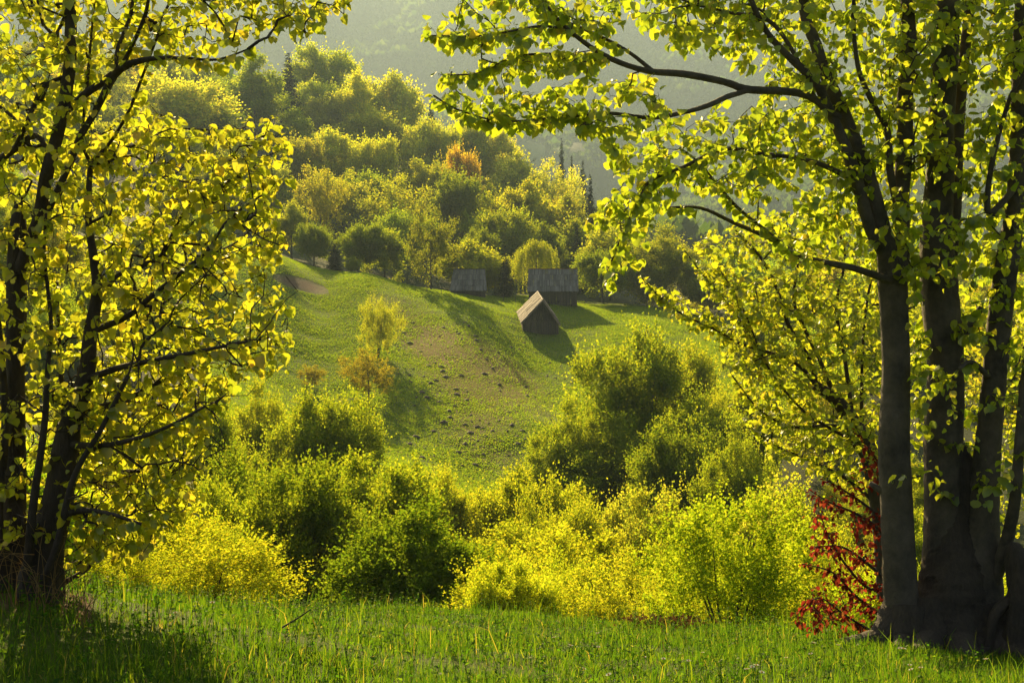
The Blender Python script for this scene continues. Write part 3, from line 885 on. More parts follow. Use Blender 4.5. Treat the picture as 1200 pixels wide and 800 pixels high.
near_tree('hornbeam_sapling', 'small-leaved young tree fanning out left behind the big right-hand trunks', 'tree', (fz[0], fz[1], gz(fz[0], fz[1])), df,
          fan_trunks, fan_limbs, fan_polys, .080, .042, .55, BARK_DARK, LEAF_NEAR, 33, droop=.45, twig_r=.0016, tint=(1.0, 1.04, .9), step=.12, mult=3.0, wid=1.1)

# shrub with rusty red leaves against the right trunk
ds = 13.6
red_limbs = [
    [(1048,690,5.0),(1030,672,4.4),(1010,655,3.3),(985,640,2.2),(955,640,1.1)],
    [(1050,640,5.0),(1036,612,4.4),(1012,590,3.3),(990,575,2.2),(965,560,1.1)],
    [(1048,730,5.0),(1024,715,3.9),(1000,695,2.8),(975,670,2.2),(940,660,1.1)],
    [(1050,600,4.4),(1038,560,3.3),(1022,530,2.2),(1005,505,1.1)],
    [(1052,660,4.4),(1030,620,3.3),(1000,600,2.8),(975,590,1.7),(950,575,1.1)],
    [(1044,745,4.4),(1020,738,3.3),(990,720,2.2),(960,700,1.7),(938,715,1.1)],
    [(1050,680,4.4),(1020,690,3.3),(990,660,2.8),(972,630,1.7),(960,600,1.1)],
]
red_polys = [
    ([(930,715),(965,680),(1010,690),(1045,720),(1045,748),(985,748),(934,738)], 62, ds - .4, ds + .3),
    ([(960,650),(1000,600),(1045,600),(1045,715),(1000,690),(965,680)], 55, ds - .4, ds + .3),
    ([(990,570),(1010,535),(1045,540),(1045,610),(1000,605)], 14, ds - .3, ds + .3),
    ([(945,600),(975,560),(1000,580),(980,630),(945,670)], 18, ds - .3, ds + .3),
]
sz = P(1048, 755, ds)
near_tree('red_leaved_shrub', 'bushy shrub with rusty red leaves and bare dark twigs against the foremost right trunk', 'shrub', (sz[0], sz[1], gz(sz[0], sz[1])), ds,
          [[(1052,765,22),(1050,720,18),(1050,660,14),(1050,640,7)]], red_limbs, red_polys, .062, .045, .26, BARK_DARK, RED_LEAF, 34, droop=.6, twig_r=.0018, step=.09, trunk_name='stem', mult=1.6, wid=.8)

# ------------------------------------------------------------------ trees of the middle distance: prototypes
def lobed_crown(seed, H, W, lobes, shoots, nleaf, leaf, up=.5, low=.22, lobe_r=(.13, .2), open_=0.0, fill=.25, feather=1.0):
    """crown of leafy shoots; returns base, dirs, normals, size and lobe centres"""
    rs = np.random.default_rng(seed)
    z0 = H * low
    cz_ = (z0 + H) / 2; rz2 = (H - z0) / 2
    # lobe centres: most near the shell, some inside
    n = lobes * 6
    d = nrm(rs.normal(0, 1, (n, 3)))
    rr = np.where(rs.random(n) < fill, rs.uniform(.2, .6, n), rs.uniform(.66, .9, n))
    shape = 1 + .22 * np.sin(3 * np.arctan2(d[:, 1], d[:, 0]) + rs.uniform(0, 6)) * (1 - np.abs(d[:, 2])) + .22 * rs.normal(0, 1, n).clip(-1.6, 1.3)
    c = d * rr[:, None] * shape[:, None] * np.array([W / 2, W / 2, rz2]) * .9
    c[:, 2] += cz_
    # thin: keep lobes that are not too close to each other
    keep = []
    for i in range(n):
        if all(np.linalg.norm((c[i] - c[j]) / np.array([W, W, H])) > .085 for j in keep):
            keep.append(i)
        if len(keep) >= lobes: break
    c = c[keep]
    m = len(c)
    lr = rs.uniform(*lobe_r, m) * (W + H) / 2
    axis = np.array([0, 0, z0 + .12 * H])
    out = nrm(c - axis)
    sd = nrm(out[:, None] * .75 + rs.normal(0, .62, (m, shoots, 3)) + np.array([0, 0, up]))
    st_ = c[:, None] + rs.normal(0, .22, (m, shoots, 3)) * lr[:, None, None]
    sl = lr[:, None] * rs.uniform(.6, 1.25, (m, shoots))
    if open_:
        sl *= np.where(rs.random((m, shoots)) < open_, 0.25, 1)
    sl *= np.where(rs.random((m, shoots)) < .12, rs.uniform(1.3, 1.75, (m, shoots)), 1)
    t = (np.arange(nleaf) + rs.uniform(0, 1, (m, shoots, nleaf))) / nleaf * .82 + .18
    pos = st_[:, :, None] + sd[:, :, None] * (sl[:, :, None] * t)[..., None] + rs.normal(0, 1, (m, shoots, nleaf, 3)) * leaf * .55 * (1.15 - .6 * t)[..., None]
    ld = nrm(sd[:, :, None] * feather + rs.normal(0, .6, pos.shape))
    nn = rs.normal(0, .8, pos.shape) + np.array([0, -.25, .35]) + out[:, None, None] * .3
    sz = leaf * rs.uniform(.6, 1.25, pos.shape[:3]) * (1.1 - .35 * t)
    pos = pos.reshape(-1, 3); k = pos[:, 2] > .03 * H
    return pos[k], ld.reshape(-1, 3)[k], nn.reshape(-1, 3)[k], sz.ravel()[k], c

def proto(name, seed, H, W, lobes, shoots, nleaf, leaf, trunk_r, stems=1, bark=None, sides=5, **kw):
    rs = np.random.default_rng(seed + 500)
    B, D, N, S, c = lobed_crown(seed, H, W, lobes, shoots, nleaf, leaf, **kw)
    cm = leaves_mesh(name + '_crown', B, D, N, S, 'small', rs.uniform(.95, 1.15))
    cm.materials.append(LEAF_FAR)
    b = Bag(); limbs = []
    for s in range(stems):
        a = rs.uniform(0, 6.28); lean = (0 if stems == 1 else rs.uniform(.10, .28) * W)
        top = np.array([math.cos(a) * lean, math.sin(a) * lean, H * rs.uniform(.6, .75)])
        base = np.array([math.cos(a), math.sin(a), 0]) * (0 if stems == 1 else trunk_r * 1.6)
        mid = base * .4 + top * .45 + rs.normal(0, .015, 3) * H
        p = smooth_path(np.array([base - [0, 0, .6], base, mid, top]), H * .06)
        r = np.linspace(trunk_r * 1.25, trunk_r * .28, len(p))
        tube(b, p, r, max(6, sides), .05)
        limbs.append((p, r))
    br = grow(limbs, c, H * .06, trunk_r * .10, .5, .35, .03, rs)
    for p, r in br: tube(b, p, r, 4, 0, False)
    # fine branches inside the crown
    idx = rs.choice(len(B), min(len(B), 220 if stems == 1 else 160), replace=False)
    br2 = grow(limbs + [(p, r) for p, r in br], B[idx], H * .06, trunk_r * .05, .45, .3, .03, rs)
    for p, r in br2: tube(b, p, r, 3, 0, False)
    tm = b.mesh(name + '_trunk')
    tm.materials.append(bark or BARK_FAR)
    top = np.percentile(B[:, 2], 99.7); wid = np.percentile(np.abs(B[:, :2]), 98.5) * 2
    return dict(crown=cm, trunk=tm, H=float(top), W=float(wid), trunk_name='trunk' if stems == 1 else 'stems')

PR = {}
for i in range(4):      # broad round crowns of the far wood
    PR['round%d' % i] = proto('far_round', 100 + i, 12, 10 + .6 * i, 56 + 4 * i, 34, 11, .40, .2, low=.10 + .02 * i, up=.45 + .15 * i)
for i in range(2):      # upright looser crowns
    PR['tall%d' % i] = proto('far_tall', 120 + i, 14, 7.5, 54, 32, 10, .38, .18, low=.12, up=.8)
for i in range(2):      # sparse, branches showing
    PR['sparse%d' % i] = proto('far_sparse', 140 + i, 12, 10, 64, 24, 7, .30, .17, low=.12, up=.6, open_=.35, lobe_r=(.10, .17))
for i in range(3):      # big trees of the gully, closer
    PR['mid%d' % i] = proto('gully_tree', 160 + i, 13, 12, 80, 54, 14, .27, .2, low=.06, up=.5, lobe_r=(.11, .18), fill=.38)
for i in range(4):      # feathery bushes
    PR['bush%d' % i] = proto('bush', 180 + i, 7, 6.4, 72, 54, 16, .15, .07, 5, low=.02, up=.95, lobe_r=(.12, .2), feather=1.2)
for i in range(2):      # thin airy saplings close to the grass edge
    PR['airy%d' % i] = proto('airy_shrub', 200 + i, 4.5, 4.2, 72, 32, 11, .086, .035, 7, BARK_DARK, low=.02, up=1.0, open_=.3, lobe_r=(.12, .2))

def spruce(seed, H=15, W=5.2, brown=False, bare=0.0):
    rs = np.random.default_rng(seed)
    b = Bag()
    pts = np.array([[0, 0, -.5], [0, 0, H * .5], [rs.normal(0, .1), rs.normal(0, .1), H]])
    p = smooth_path(pts, H * .05)
    tube(b, p, np.linspace(.22, .02, len(p)), 7, .03)
    B, D, N, S = [], [], [], []
    nw = 30
    for w in range(nw):
        z = H * (.06 + .93 * w / nw)
        Lb = W / 2 * (1 - w / nw) ** .85 * rs.uniform(.8, 1.12) + .12
        nb = 9 if w < nw * .8 else 6
        for k in range(nb):
            if rs.random() < bare: continue
            a = 6.283 * k / nb + w * .7 + rs.normal(0, .15)
            L2 = Lb * rs.uniform(.6, 1.15); zj = z + rs.normal(0, .45 * H / nw)
            t = np.linspace(.1, 1, max(3, int(L2 / .14)))
            dv = np.array([math.cos(a), math.sin(a), 0])
            pp = dv * (L2 * t)[:, None] + np.array([0, 0, zj]) + np.array([0, 0, 1.]) * (-.32 * L2 * t + .16 * L2 * t ** 2)[:, None]
            tube(b, pp[::2] if len(pp) > 4 else pp, np.linspace(.03, .008, len(pp[::2] if len(pp) > 4 else pp)), 3, 0, False)
            sd = np.array([-math.sin(a), math.cos(a), 0])
            for s in (-1, 1, 0):
                n = len(pp)
                B.append(pp + rs.normal(0, 1, pp.shape) * np.array([.06, .06, .2]))
                D.append(nrm(dv * .6 + sd * s * .8 + np.array([0, 0, -.35]) + rs.normal(0, .25, pp.shape)))
                N.append(np.array([0, 0, 1.]) + rs.normal(0, .4, pp.shape))
                S.append(np.minimum(.55, .25 + .4 * (1 - t)) * rs.uniform(.7, 1.1, n) * (1 if L2 > .8 else .7))
    cm = leaves_mesh('spruce_crown', np.vstack(B), np.vstack(D), np.vstack(N), np.concatenate(S), 'small', .75)
    cm.materials.append(NEEDLE)
    tm = b.mesh('spruce_trunk'); tm.materials.append(BARK_FAR)
    return dict(crown=cm, trunk=tm, H=H * .995, W=W, trunk_name='trunk')
PR['spruce0'] = spruce(300); PR['spruce1'] = spruce(301, 15, 4.4); PR['spruce2'] = spruce(302, 15, 6.5, bare=.35)

def willow(seed, H=11, W=9.5):
    rs = np.random.default_rng(seed)
    B, D, N, S = [], [], [], []
    b = Bag()
    p = smooth_path(np.array([[0, 0, -.5], [.1, 0, H * .3], [-.1, .1, H * .55]]), .5)
    r = np.linspace(.35, .15, len(p)); tube(b, p, r, 8, .05)
    tg = []
    for k in range(330):
        a = rs.uniform(0, 6.283); u = rs.random() ** .6
        rad_ = u * W / 2 * .92 * rs.uniform(.75, 1.05)
        z = H * (.60 + .40 * math.sqrt(max(0, 1 - u * u))) * rs.uniform(.86, 1.0)
        x, y = math.cos(a) * rad_, math.sin(a) * rad_
        if k < 90: tg.append((x * .9, y * .9, z * .97))
        L2 = rs.uniform(.25, .62) * H * (.5 + .5 * u)
        L2 = min(L2, z - .2)
        t = np.arange(0, 1, .16 / max(L2, .3))
        pp = np.stack([x + math.cos(a) * .5 * t ** .5 + .1 * np.sin(t * 5 + k), y + math.sin(a) * .5 * t ** .5, z - L2 * t + .25 * t * (1 - t)], -1)
        for q in range(2):
            B.append(pp + rs.normal(0, .10, pp.shape)); D.append(nrm(np.array([math.cos(a) * .3, math.sin(a) * .3, -1]) + rs.normal(0, .4, pp.shape)))
            N.append(rs.normal(0, 1, pp.shape)); S.append(rs.uniform(.18, .34, len(pp)))
    for q, rr in grow([(p, r)], np.array(tg), .5, .02, .5, .4, .03, rs): tube(b, q, rr, 4, 0, False)
    cm = leaves_mesh('willow_crown', np.vstack(B), np.vstack(D), np.vstack(N), np.concatenate(S), 'small', .6)
    cm.materials.append(LEAF_FAR)
    tm = b.mesh('willow_trunk'); tm.materials.append(BARK_FAR)
    return dict(crown=cm, trunk=tm, H=H, W=W * 1.02, trunk_name='trunk')
PR['willow'] = willow(310)

def bare_tree(seed, H=12, W=7):
    rs = np.random.default_rng(seed)
    b = Bag()
    p = smooth_path(np.array([[0, 0, -.5], [.1, 0, H * .4], [-.1, .1, H * .9]]), .6)
    r = np.linspace(.22, .03, len(p)); tube(b, p, r, 6, .05)
    n = 170
    d = nrm(rs.normal(0, 1, (n, 3))) * (rs.random((n, 1)) ** .4)
    tg = d * np.array([W / 2, W / 2, H * .4]) + np.array([0, 0, H * .6])
    bb = Bag()
    for q, rr in grow([(p, r)], tg, .45, .018, .45, .4, .05, rs): tube(bb, q, np.maximum(rr, .018), 3, 0, False)
    tm = b.mesh('bare_trunk'); tm.materials.append(BARK_PALE)
    cm = bb.mesh('bare_branches'); cm.materials.append(BARK_PALE)
    return dict(crown=cm, trunk=tm, H=H, W=W, trunk_name='trunk')
PR['bare'] = bare_tree(320)

PLACED = []
def plant(kind, name, x, y, height, width, tint, label, cat, group, rz=None, zsink=.15):
    pr = PR[kind]
    z = gz(x, y) - zsink
    rz = random.uniform(0, 6.28) if rz is None else rz
    root = empty(name, (x, y, z), rz)
    root.scale = (width / pr['W'], width / pr['W'], height / pr['H'])
    tag(root, label, cat, group)
    for part, me in ((pr['trunk_name'], pr['trunk']), ('crown', pr['crown'])):
        o = bpy.data.objects.new(part, me)
        COL.objects.link(o); o.parent = root
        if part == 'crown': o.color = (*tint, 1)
    PLACED.append((x, y, width))
    return root

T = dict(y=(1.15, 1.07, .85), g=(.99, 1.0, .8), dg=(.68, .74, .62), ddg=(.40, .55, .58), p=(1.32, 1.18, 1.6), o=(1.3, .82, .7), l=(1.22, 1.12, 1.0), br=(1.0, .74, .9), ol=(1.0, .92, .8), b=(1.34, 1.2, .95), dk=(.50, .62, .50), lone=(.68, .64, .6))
SLOPE, GUL, MEA = 'trees on the wooded hillside', 'trees and bushes in the gully below the meadow', 'trees on and around the meadow'
# kind, name, px, top py, width px, distance, tint, label, category, group
TREES = [
 # upper hillside
 ('round0','deciduous_tree',205,92,120,400,'p','broad pale tree glimpsed between the two leaf sprays of the left tree','tree',SLOPE),
 ('spruce0','spruce_tree',338,62,46,470,'dg','tall dull dark spruce high on the upper left slope above the round light tree','tree',SLOPE),
 ('tall0','deciduous_tree',300,64,60,450,'dg','dusky green tree at the left end of the upper slope, partly behind leaves','tree',SLOPE),
 ('tall1','deciduous_tree',418,84,44,470,'b','slender bright yellow tree standing out on the dark upper slope','tree',SLOPE),
 ('round1','deciduous_tree',458,86,74,500,'l','big rounded light tree at the hill edge, bordering the hazy mountain','tree',SLOPE),
 ('spruce1','spruce_tree',505,112,26,520,'ddg','small dark spruce tip poking over the skyline of the hill edge','tree',SLOPE),
 ('round2','deciduous_tree',382,58,80,540,'g','green tree topping the hill crest right of the tall dull spruce','tree',SLOPE),
 ('round3','deciduous_tree',376,96,66,490,'g','mid green tree on the upper slope left of the slender yellow tree','tree',SLOPE),
 ('round0','deciduous_tree',445,132,88,460,'ol','olive green tree below the big rounded light tree at the hill edge','tree',SLOPE),
 ('tall0','deciduous_tree',345,128,50,430,'dg','shady dark tree in the hollow above the round light green tree','tree',SLOPE),
 ('round1','deciduous_tree',388,151,68,400,'l','round light green tree with clear dome outline on the middle slope','tree',SLOPE),
 ('round2','deciduous_tree',438,162,56,395,'l','smaller round light tree touching the right side of the domed one','tree',SLOPE),
 ('round3','deciduous_tree',505,139,66,440,'y','yellow-green rounded tree just below the small dark spruce tip','tree',SLOPE),
 ('round0','deciduous_tree',548,136,66,470,'l','light crown on the ridge right of the yellow-green rounded tree','tree',SLOPE),
 ('tall1','deciduous_tree',585,152,54,470,'p','pale feathery tree on the ridge descending to the right','tree',SLOPE),
 ('round1','deciduous_tree',602,180,56,440,'l','light green tree low on the ridge above the domed bright one','tree',SLOPE),
 ('round2','deciduous_tree',541,176,44,390,'o','orange-gold tree in the middle of the wooded slope','tree',SLOPE),
 ('spruce1','spruce_tree',553,166,16,410,'ddg','tiny dark conifer just right of the orange-gold tree','tree',SLOPE),
 ('bare','bare_tree',620,168,24,480,'g','leafless grey tree standing against the hazy mountain','tree',SLOPE),
 ('spruce0','spruce_tree',658,162,20,490,'dg','pointed spruce rising alone above the right end of the ridge','tree',SLOPE),
 ('spruce1','spruce_tree',670,182,14,490,'dg','short spruce beside the pointed one on the right of the ridge','tree',SLOPE),
 ('spruce2','spruce_tree',683,186,24,500,'g','ragged conifer at the far right of the ridge near the hanging leaves','tree',SLOPE),
 # middle slope
 ('sparse0','deciduous_tree',395,200,84,345,'p','pale thin-leaved tree below the domed light green tree','tree',SLOPE),
 ('sparse1','deciduous_tree',462,204,84,330,'y','large thin-leaved yellow tree with branches showing, above the lone dark tree','tree',SLOPE),
 ('tall0','deciduous_tree',490,188,46,370,'y','yellowish tree behind the large thin-leaved yellow one','tree',SLOPE),
 ('round3','deciduous_tree',517,191,38,365,'l','small round green tree left of the orange-gold tree, below it','tree',SLOPE),
 ('round0','deciduous_tree',532,202,70,340,'dg','dark green domed tree below the orange-gold tree','tree',SLOPE),
 ('round1','deciduous_tree',612,214,88,345,'b','wide bright dome with sunlit right rim above the long barn','tree',SLOPE),
 ('round2','deciduous_tree',592,244,72,310,'g','green round tree in front of the wide bright dome','tree',SLOPE),
 ('round3','deciduous_tree',562,268,46,295,'dg','dark bushy tree behind the small hut, under the green domed trees','tree',SLOPE),
 ('tall1','deciduous_tree',666,228,40,350,'ol','olive upright tree to the right of the wide bright dome','tree',SLOPE),
 ('spruce0','spruce_tree',692,204,28,360,'ddg','dark spruce just left of the hanging leaf strand','tree',SLOPE),
 ('sparse0','deciduous_tree',648,188,66,420,'p','pale airy tree below the pointed spruce','tree',SLOPE),
 ('spruce0','spruce_tree',728,232,34,350,'ddg','dark spruce half hidden behind the hanging leaf strand','tree',SLOPE),
 ('tall0','deciduous_tree',575,218,50,375,'l','light tree between the dark dome and the wide bright dome','tree',SLOPE),
 ('round1','deciduous_tree',640,262,46,300,'dg','dark green tree behind the weeping tree','tree',SLOPE),
 ('spruce1','spruce_tree',676,262,30,300,'ddg','shadowy spruce between the weeping tree and the big olive tree','tree',SLOPE),
 # edge of the meadow
 ('sparse0','deciduous_tree',505,244,58,249,'lone','lone dark-trunked tree at the meadow edge beside the small hut','tree',MEA),
 ('round2','deciduous_tree',420,262,54,262,'dg','dark bushy tree at the meadow edge left of the lone dark tree','tree',MEA),
 ('spruce1','spruce_tree',392,284,24,258,'ddg','small dark fir at the upper edge of the meadow','tree',MEA),
 ('round0','deciduous_tree',452,268,54,265,'g','green tree at the meadow edge close behind the lone dark one','tree',MEA),
 ('round3','deciduous_tree',368,262,46,265,'dg','dark green tree at the left corner of the meadow','tree',MEA),
 ('tall0','deciduous_tree',414,300,18,254,'g','low narrow sapling by the small dark fir on the meadow edge','tree',MEA),
 ('tall1','deciduous_tree',342,236,40,280,'l','light green tree beside the left tree leaves above the bare earth strip','tree',MEA),
 ('round1','shrub',548,282,70,268,'b','sunlit yellow bush right behind the small hut','shrub',MEA),
 ('round3','shrub',580,300,44,266,'b','glowing yellow bush between the small hut and the brown fir','shrub',MEA),
 ('spruce2','spruce_tree',592,296,34,256,'br','brownish ragged fir between the small hut and the weeping tree','tree',MEA),
 ('willow','willow_tree',628,277,58,258,'l','weeping tree with hanging green strands beside the long barn','tree',MEA),
 ('round0','deciduous_tree',715,264,88,285,'l','light rounded tree right of the long barn','tree',MEA),
 ('round2','deciduous_tree',706,292,66,262,'dg','dark round tree touching the right end of the long barn','tree',MEA),
 ('mid1','deciduous_tree',775,266,112,272,'ol','big olive tree at the right end of the terrace behind hanging leaves','tree',MEA),
 # on the meadow
 ('airy0','deciduous_tree',443,345,50,192,'b','slim bright yellow tree alone on the meadow slope','tree',MEA),
 ('sparse1','deciduous_tree',430,408,64,170,'br','brownish thin-leaved tree on the lower meadow below the slim yellow tree','tree',MEA),
 ('sparse0','shrub',365,426,34,177,'br','small thin brown bush on the meadow near the left tree leaves','shrub',MEA),
 # gully trees
 ('mid0','deciduous_tree',740,384,150,118,'g','big dark round-topped tree in the middle of the gully below the tilted hut','tree',GUL),
 ('mid1','deciduous_tree',668,468,104,113,'g','lower tree merging with the left side of the big round-topped tree','tree',GUL),
 ('mid0','deciduous_tree',805,405,104,124,'y','yellow-green tree merging with the right side of the big round-topped tree','tree',GUL),
 ('mid1','deciduous_tree',728,486,150,110,'dg','dark lower tree directly under the big round-topped tree','tree',GUL),
 ('mid0','deciduous_tree',812,462,120,106,'g','green tree bulging out at the right flank of the big round-topped tree','tree',GUL),
 ('mid2','deciduous_tree',800,500,120,100,'dg','dark tree below and right of the big round-topped tree','tree',GUL),
 ('mid0','deciduous_tree',868,446,90,112,'y','yellow tree right of the gully trees, behind the fan of small leaves','tree',GUL),
 ('mid1','deciduous_tree',862,490,100,92,'g','green tree in front of the yellow one behind the fan of leaves','tree',GUL),
 ('mid2','deciduous_tree',384,458,122,88,'g','round dark-centred tree at the lower left corner of the meadow','tree',GUL),
 ('mid1','deciduous_tree',302,448,110,98,'y','loose yellow tree left of the round dark-centred tree','tree',GUL),
 ('mid0','deciduous_tree',240,470,110,80,'g','shady green tree behind the lower leaves of the left tree','tree',GUL),
 ('bush0','shrub',335,528,190,48,'dg','tall green feathery bush left of centre above the grass edge','shrub',GUL),
 ('bush1','shrub',430,534,170,58,'g','green bush with upright shoots below the round dark-centred tree','shrub',GUL),
 ('bush2','shrub',515,548,100,72,'l','light bush at the foot of the meadow left of its lowest point','shrub',GUL),
 ('bush3','shrub',490,588,200,38,'dk','dark green bush in the lower centre left, against bright shrubs','shrub',GUL),
 ('bush1','shrub',615,550,150,74,'y','yellow-green bush at the foot of the meadow right of its lowest point','shrub',GUL),
 ('bush0','shrub',660,580,100,66,'y','yellow bush under the left side of the big gully tree','shrub',GUL),
 ('bush2','shrub',762,572,140,66,'p','pale fan-shaped bush in front of the dark gully trees','shrub',GUL),
 ('bush3','shrub',905,568,160,62,'p','pale domed bush beside the red-leaved shrub','shrub',GUL),
 ('bush0','shrub',575,606,190,46,'y','bright yellow bush right of the dark green bush','shrub',GUL),
 ('bush1','shrub',655,622,190,40,'b','glowing golden bush in the centre above the grass edge','shrub',GUL),
 ('bush3','shrub',780,634,96,48,'y','small yellow bush below the pale fan-shaped bush','shrub',GUL),
 ('airy0','shrub',715,652,190,31,'b','airy golden shrub right above the middle of the grass edge','shrub',GUL),
 ('airy1','shrub',590,650,170,32,'b','airy yellow shrub beside the foot of the dark green bush','shrub',GUL),
 ('airy1','shrub',870,622,190,27,'y','airy small-leaved shrub with thin upright stems near the grass edge','shrub',GUL),
 ('airy0','shrub',955,600,120,29,'y','airy shrub rising behind the red-leaved shrub','shrub',GUL),
 ('airy0','shrub',805,668,110,25,'y','low airy shrub at the grass edge between the golden and upright ones','shrub',GUL),
 ('airy0','shrub',232,600,220,25,'b','sunlit fine-leaved golden shrub right of the left tree foot','shrub',GUL),
 ('airy1','shrub',150,640,120,22,'y','low yellow shrub close behind the left tree foot','shrub',GUL),
 ('bush2','shrub',250,560,130,44,'g','green bush behind the sunlit fine-leaved golden shrub','shrub',GUL),
]
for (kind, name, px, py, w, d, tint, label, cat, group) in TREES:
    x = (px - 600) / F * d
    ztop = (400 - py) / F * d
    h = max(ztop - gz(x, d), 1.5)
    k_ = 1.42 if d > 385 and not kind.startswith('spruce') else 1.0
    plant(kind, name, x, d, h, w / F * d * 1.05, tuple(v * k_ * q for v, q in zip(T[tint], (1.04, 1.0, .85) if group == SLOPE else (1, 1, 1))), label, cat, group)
print('TREE HEIGHTS', [(t[2], t[5], round((400 - t[3]) / F * t[5] - gz((t[2] - 600) / F * t[5], t[5]), 1), round(t[4] / F * t[5], 1)) for t in TREES])

# the rest of the woods: close-packed trees that nothing tells apart
def scatter(n, dlo, dhi, plo, phi, gap, kinds, hts, tints, name, label, cat, group, ok=None):
    rs = np.random.default_rng(n + int(dlo))
    got = 0
    for _ in range(n * 60):
        if got >= n: break
        d = math.sqrt(rs.uniform(dlo ** 2, dhi ** 2)); px = rs.uniform(plo, phi)
        if ok and not ok(px, d): continue
        x = (px - 600) / F * d
        if any((x - a) ** 2 + (d - b) ** 2 < (gap + .12 * w) ** 2 for a, b, w in PLACED): continue
        h = rs.uniform(*hts)
        k = kinds[rs.integers(len(kinds))]
        w = h * rs.uniform(.7, 1.0) if not k.startswith('spruce') else h * .34
        if k.startswith('tall'): w *= .75
        t = np.array(T[tints[rs.integers(len(tints))]]) * rs.uniform(.85, 1.15, 3)
        plant(k, name if not k.startswith('spruce') else 'spruce_tree', x, d, h, w, tuple(t), label if not k.startswith('spruce') else label.replace('leafy tree', 'dark spruce'), cat, group)
        got += 1
HILLK = ['round0', 'round1', 'round2', 'round3', 'tall0', 'tall1', 'sparse0', 'spruce0', 'round0', 'round1', 'round2', 'round3']
scatter(90, 285, 560, -60, 720, 8.5, HILLK, (12, 18), ['l', 'g', 'y', 'dg', 'ol', 'y'], 'deciduous_tree', 'leafy tree in the close-packed wood covering the hillside above the huts', 'tree', 'filling trees of the hillside wood')
scatter(80, 285, 600, 720, 1700, 11, HILLK, (9, 14), ['l', 'g', 'y', 'g'], 'deciduous_tree', 'leafy tree in the hazy wood seen through the right-hand branches', 'tree', 'trees of the wood behind the right-hand branches')
scatter(12, 262, 300, 800, 1010, 7, ['round0', 'round1', 'round2', 'tall0'], (9, 13), ['l', 'g', 'y'], 'deciduous_tree', 'leafy tree at the foot of the wood behind the fan of small leaves', 'tree', 'trees at the wood edge behind the fan of leaves')
scatter(56, 120, 255, 880, 1700, 6.5, ['mid0', 'mid1', 'mid2', 'round1'], (7, 11), ['y', 'l', 'y', 'g'], 'deciduous_tree', 'leafy tree in the near wood seen between the right-hand trunks', 'tree', 'trees of the near wood behind the right-hand trunks')
scatter(22, 110, 250, -150, 240, 6.5, ['mid0', 'mid1', 'round0', 'round1'], (7, 11), ['y', 'l', 'g'], 'deciduous_tree', 'leafy tree glimpsed through the leaves of the left tree', 'tree', 'trees of the wood behind the left tree')
scatter(40, 55, 105, 60, 1150, 4.2, ['bush0', 'bush1', 'bush2', 'bush3'], (4, 5.5), ['y', 'l', 'b', 'y'], 'shrub', 'yellow-green shrub massed with others in the gully', 'shrub', 'shrubs massed in the gully')
scatter(46, 22, 54, -60, 1260, 2.3, ['bush0', 'bush1', 'bush2', 'airy0', 'airy1'], (2.2, 3.6), ['y', 'b', 'b', 'l'], 'shrub', 'low golden shrub in the thicket beyond the grass edge', 'shrub', 'low shrubs beyond the grass edge', lambda px, d: not (290 < px < 600))

# far forest on the mountain, one mass
rs = np.random.default_rng(77)
n = 42000
dd = rs.uniform(620 ** 1.6, 4300 ** 1.6, n) ** (1 / 1.6); aa = np.radians(rs.uniform(-24, 24, n))
fx, fy = dd * np.sin(aa), dd * np.cos(aa)
k = (vnoise(fx / 300, fy / 300, 9) + .25 * vnoise(fx / 90, fy / 90, 10)) < .35
fx, fy = fx[k], fy[k]
fzv = ground_z(fx, fy)
n = len(fx)
# each crown: a rough octahedral clump of 9 small leaf planes
m = 9
hh = rs.uniform(9, 16, n) * np.clip(np.hypot(fx, fy) / 1400, 1, 2.4)
off = nrm(rs.normal(0, 1, (n, m, 3))) * rs.uniform(.3, 1, (n, m, 1)) * np.stack([hh * .33, hh * .33, hh * .42], -1)[:, None]
pos = np.stack([fx, fy, fzv + hh * .5], -1)[:, None] + off
dirs = nrm(off + np.array([0, 0, 3.]) + rs.normal(0, 2, off.shape)).reshape(-1, 3)
far_me = leaves_mesh('distant_forest', pos.reshape(-1, 3), dirs, (nrm(off).reshape(-1, 3) + rs.normal(0, .4, (n * m, 3))), np.repeat(hh * .55, m), 'small', 1.3)
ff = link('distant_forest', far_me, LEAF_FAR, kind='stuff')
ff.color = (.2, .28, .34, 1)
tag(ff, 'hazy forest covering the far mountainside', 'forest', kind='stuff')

# ------------------------------------------------------------------ meadow details
# molehills
rs = np.random.default_rng(5)
def mound(seed):
    r = np.random.default_rng(seed)
    b = Bag()
    nr_, ns = 6, 14
    ph = r.uniform(0, 6.28, 3)
    V = [[0, 0, .34]]
    for i in range(1, nr_ + 1):
        u = i / nr_
        for j in range(ns):
            a = 6.283 * j / ns
            rr = u * (.5 + .10 * math.sin(2 * a + ph[0]) + .06 * math.sin(5 * a + ph[1])) * (1 + r.normal(0, .04))
            z = .34 * (1 - u ** 1.7) + r.normal(0, .025) * (u < .95) - (.12 if i == nr_ else 0)
            V.append([rr * math.cos(a), rr * math.sin(a), z])
    T_ = [[0, 1 + j, 1 + (j + 1) % ns] for j in range(ns)]
    Q = [[1 + (i - 1) * ns + j, 1 + i * ns + j, 1 + i * ns + (j + 1) % ns, 1 + (i - 1) * ns + (j + 1) % ns] for i in range(1, nr_) for j in range(ns)]
    b.add(V, Q, T_)
    me = b.mesh('molehill'); me.materials.append(SOIL)
    return me
MM = [mound(i) for i in range(4)]
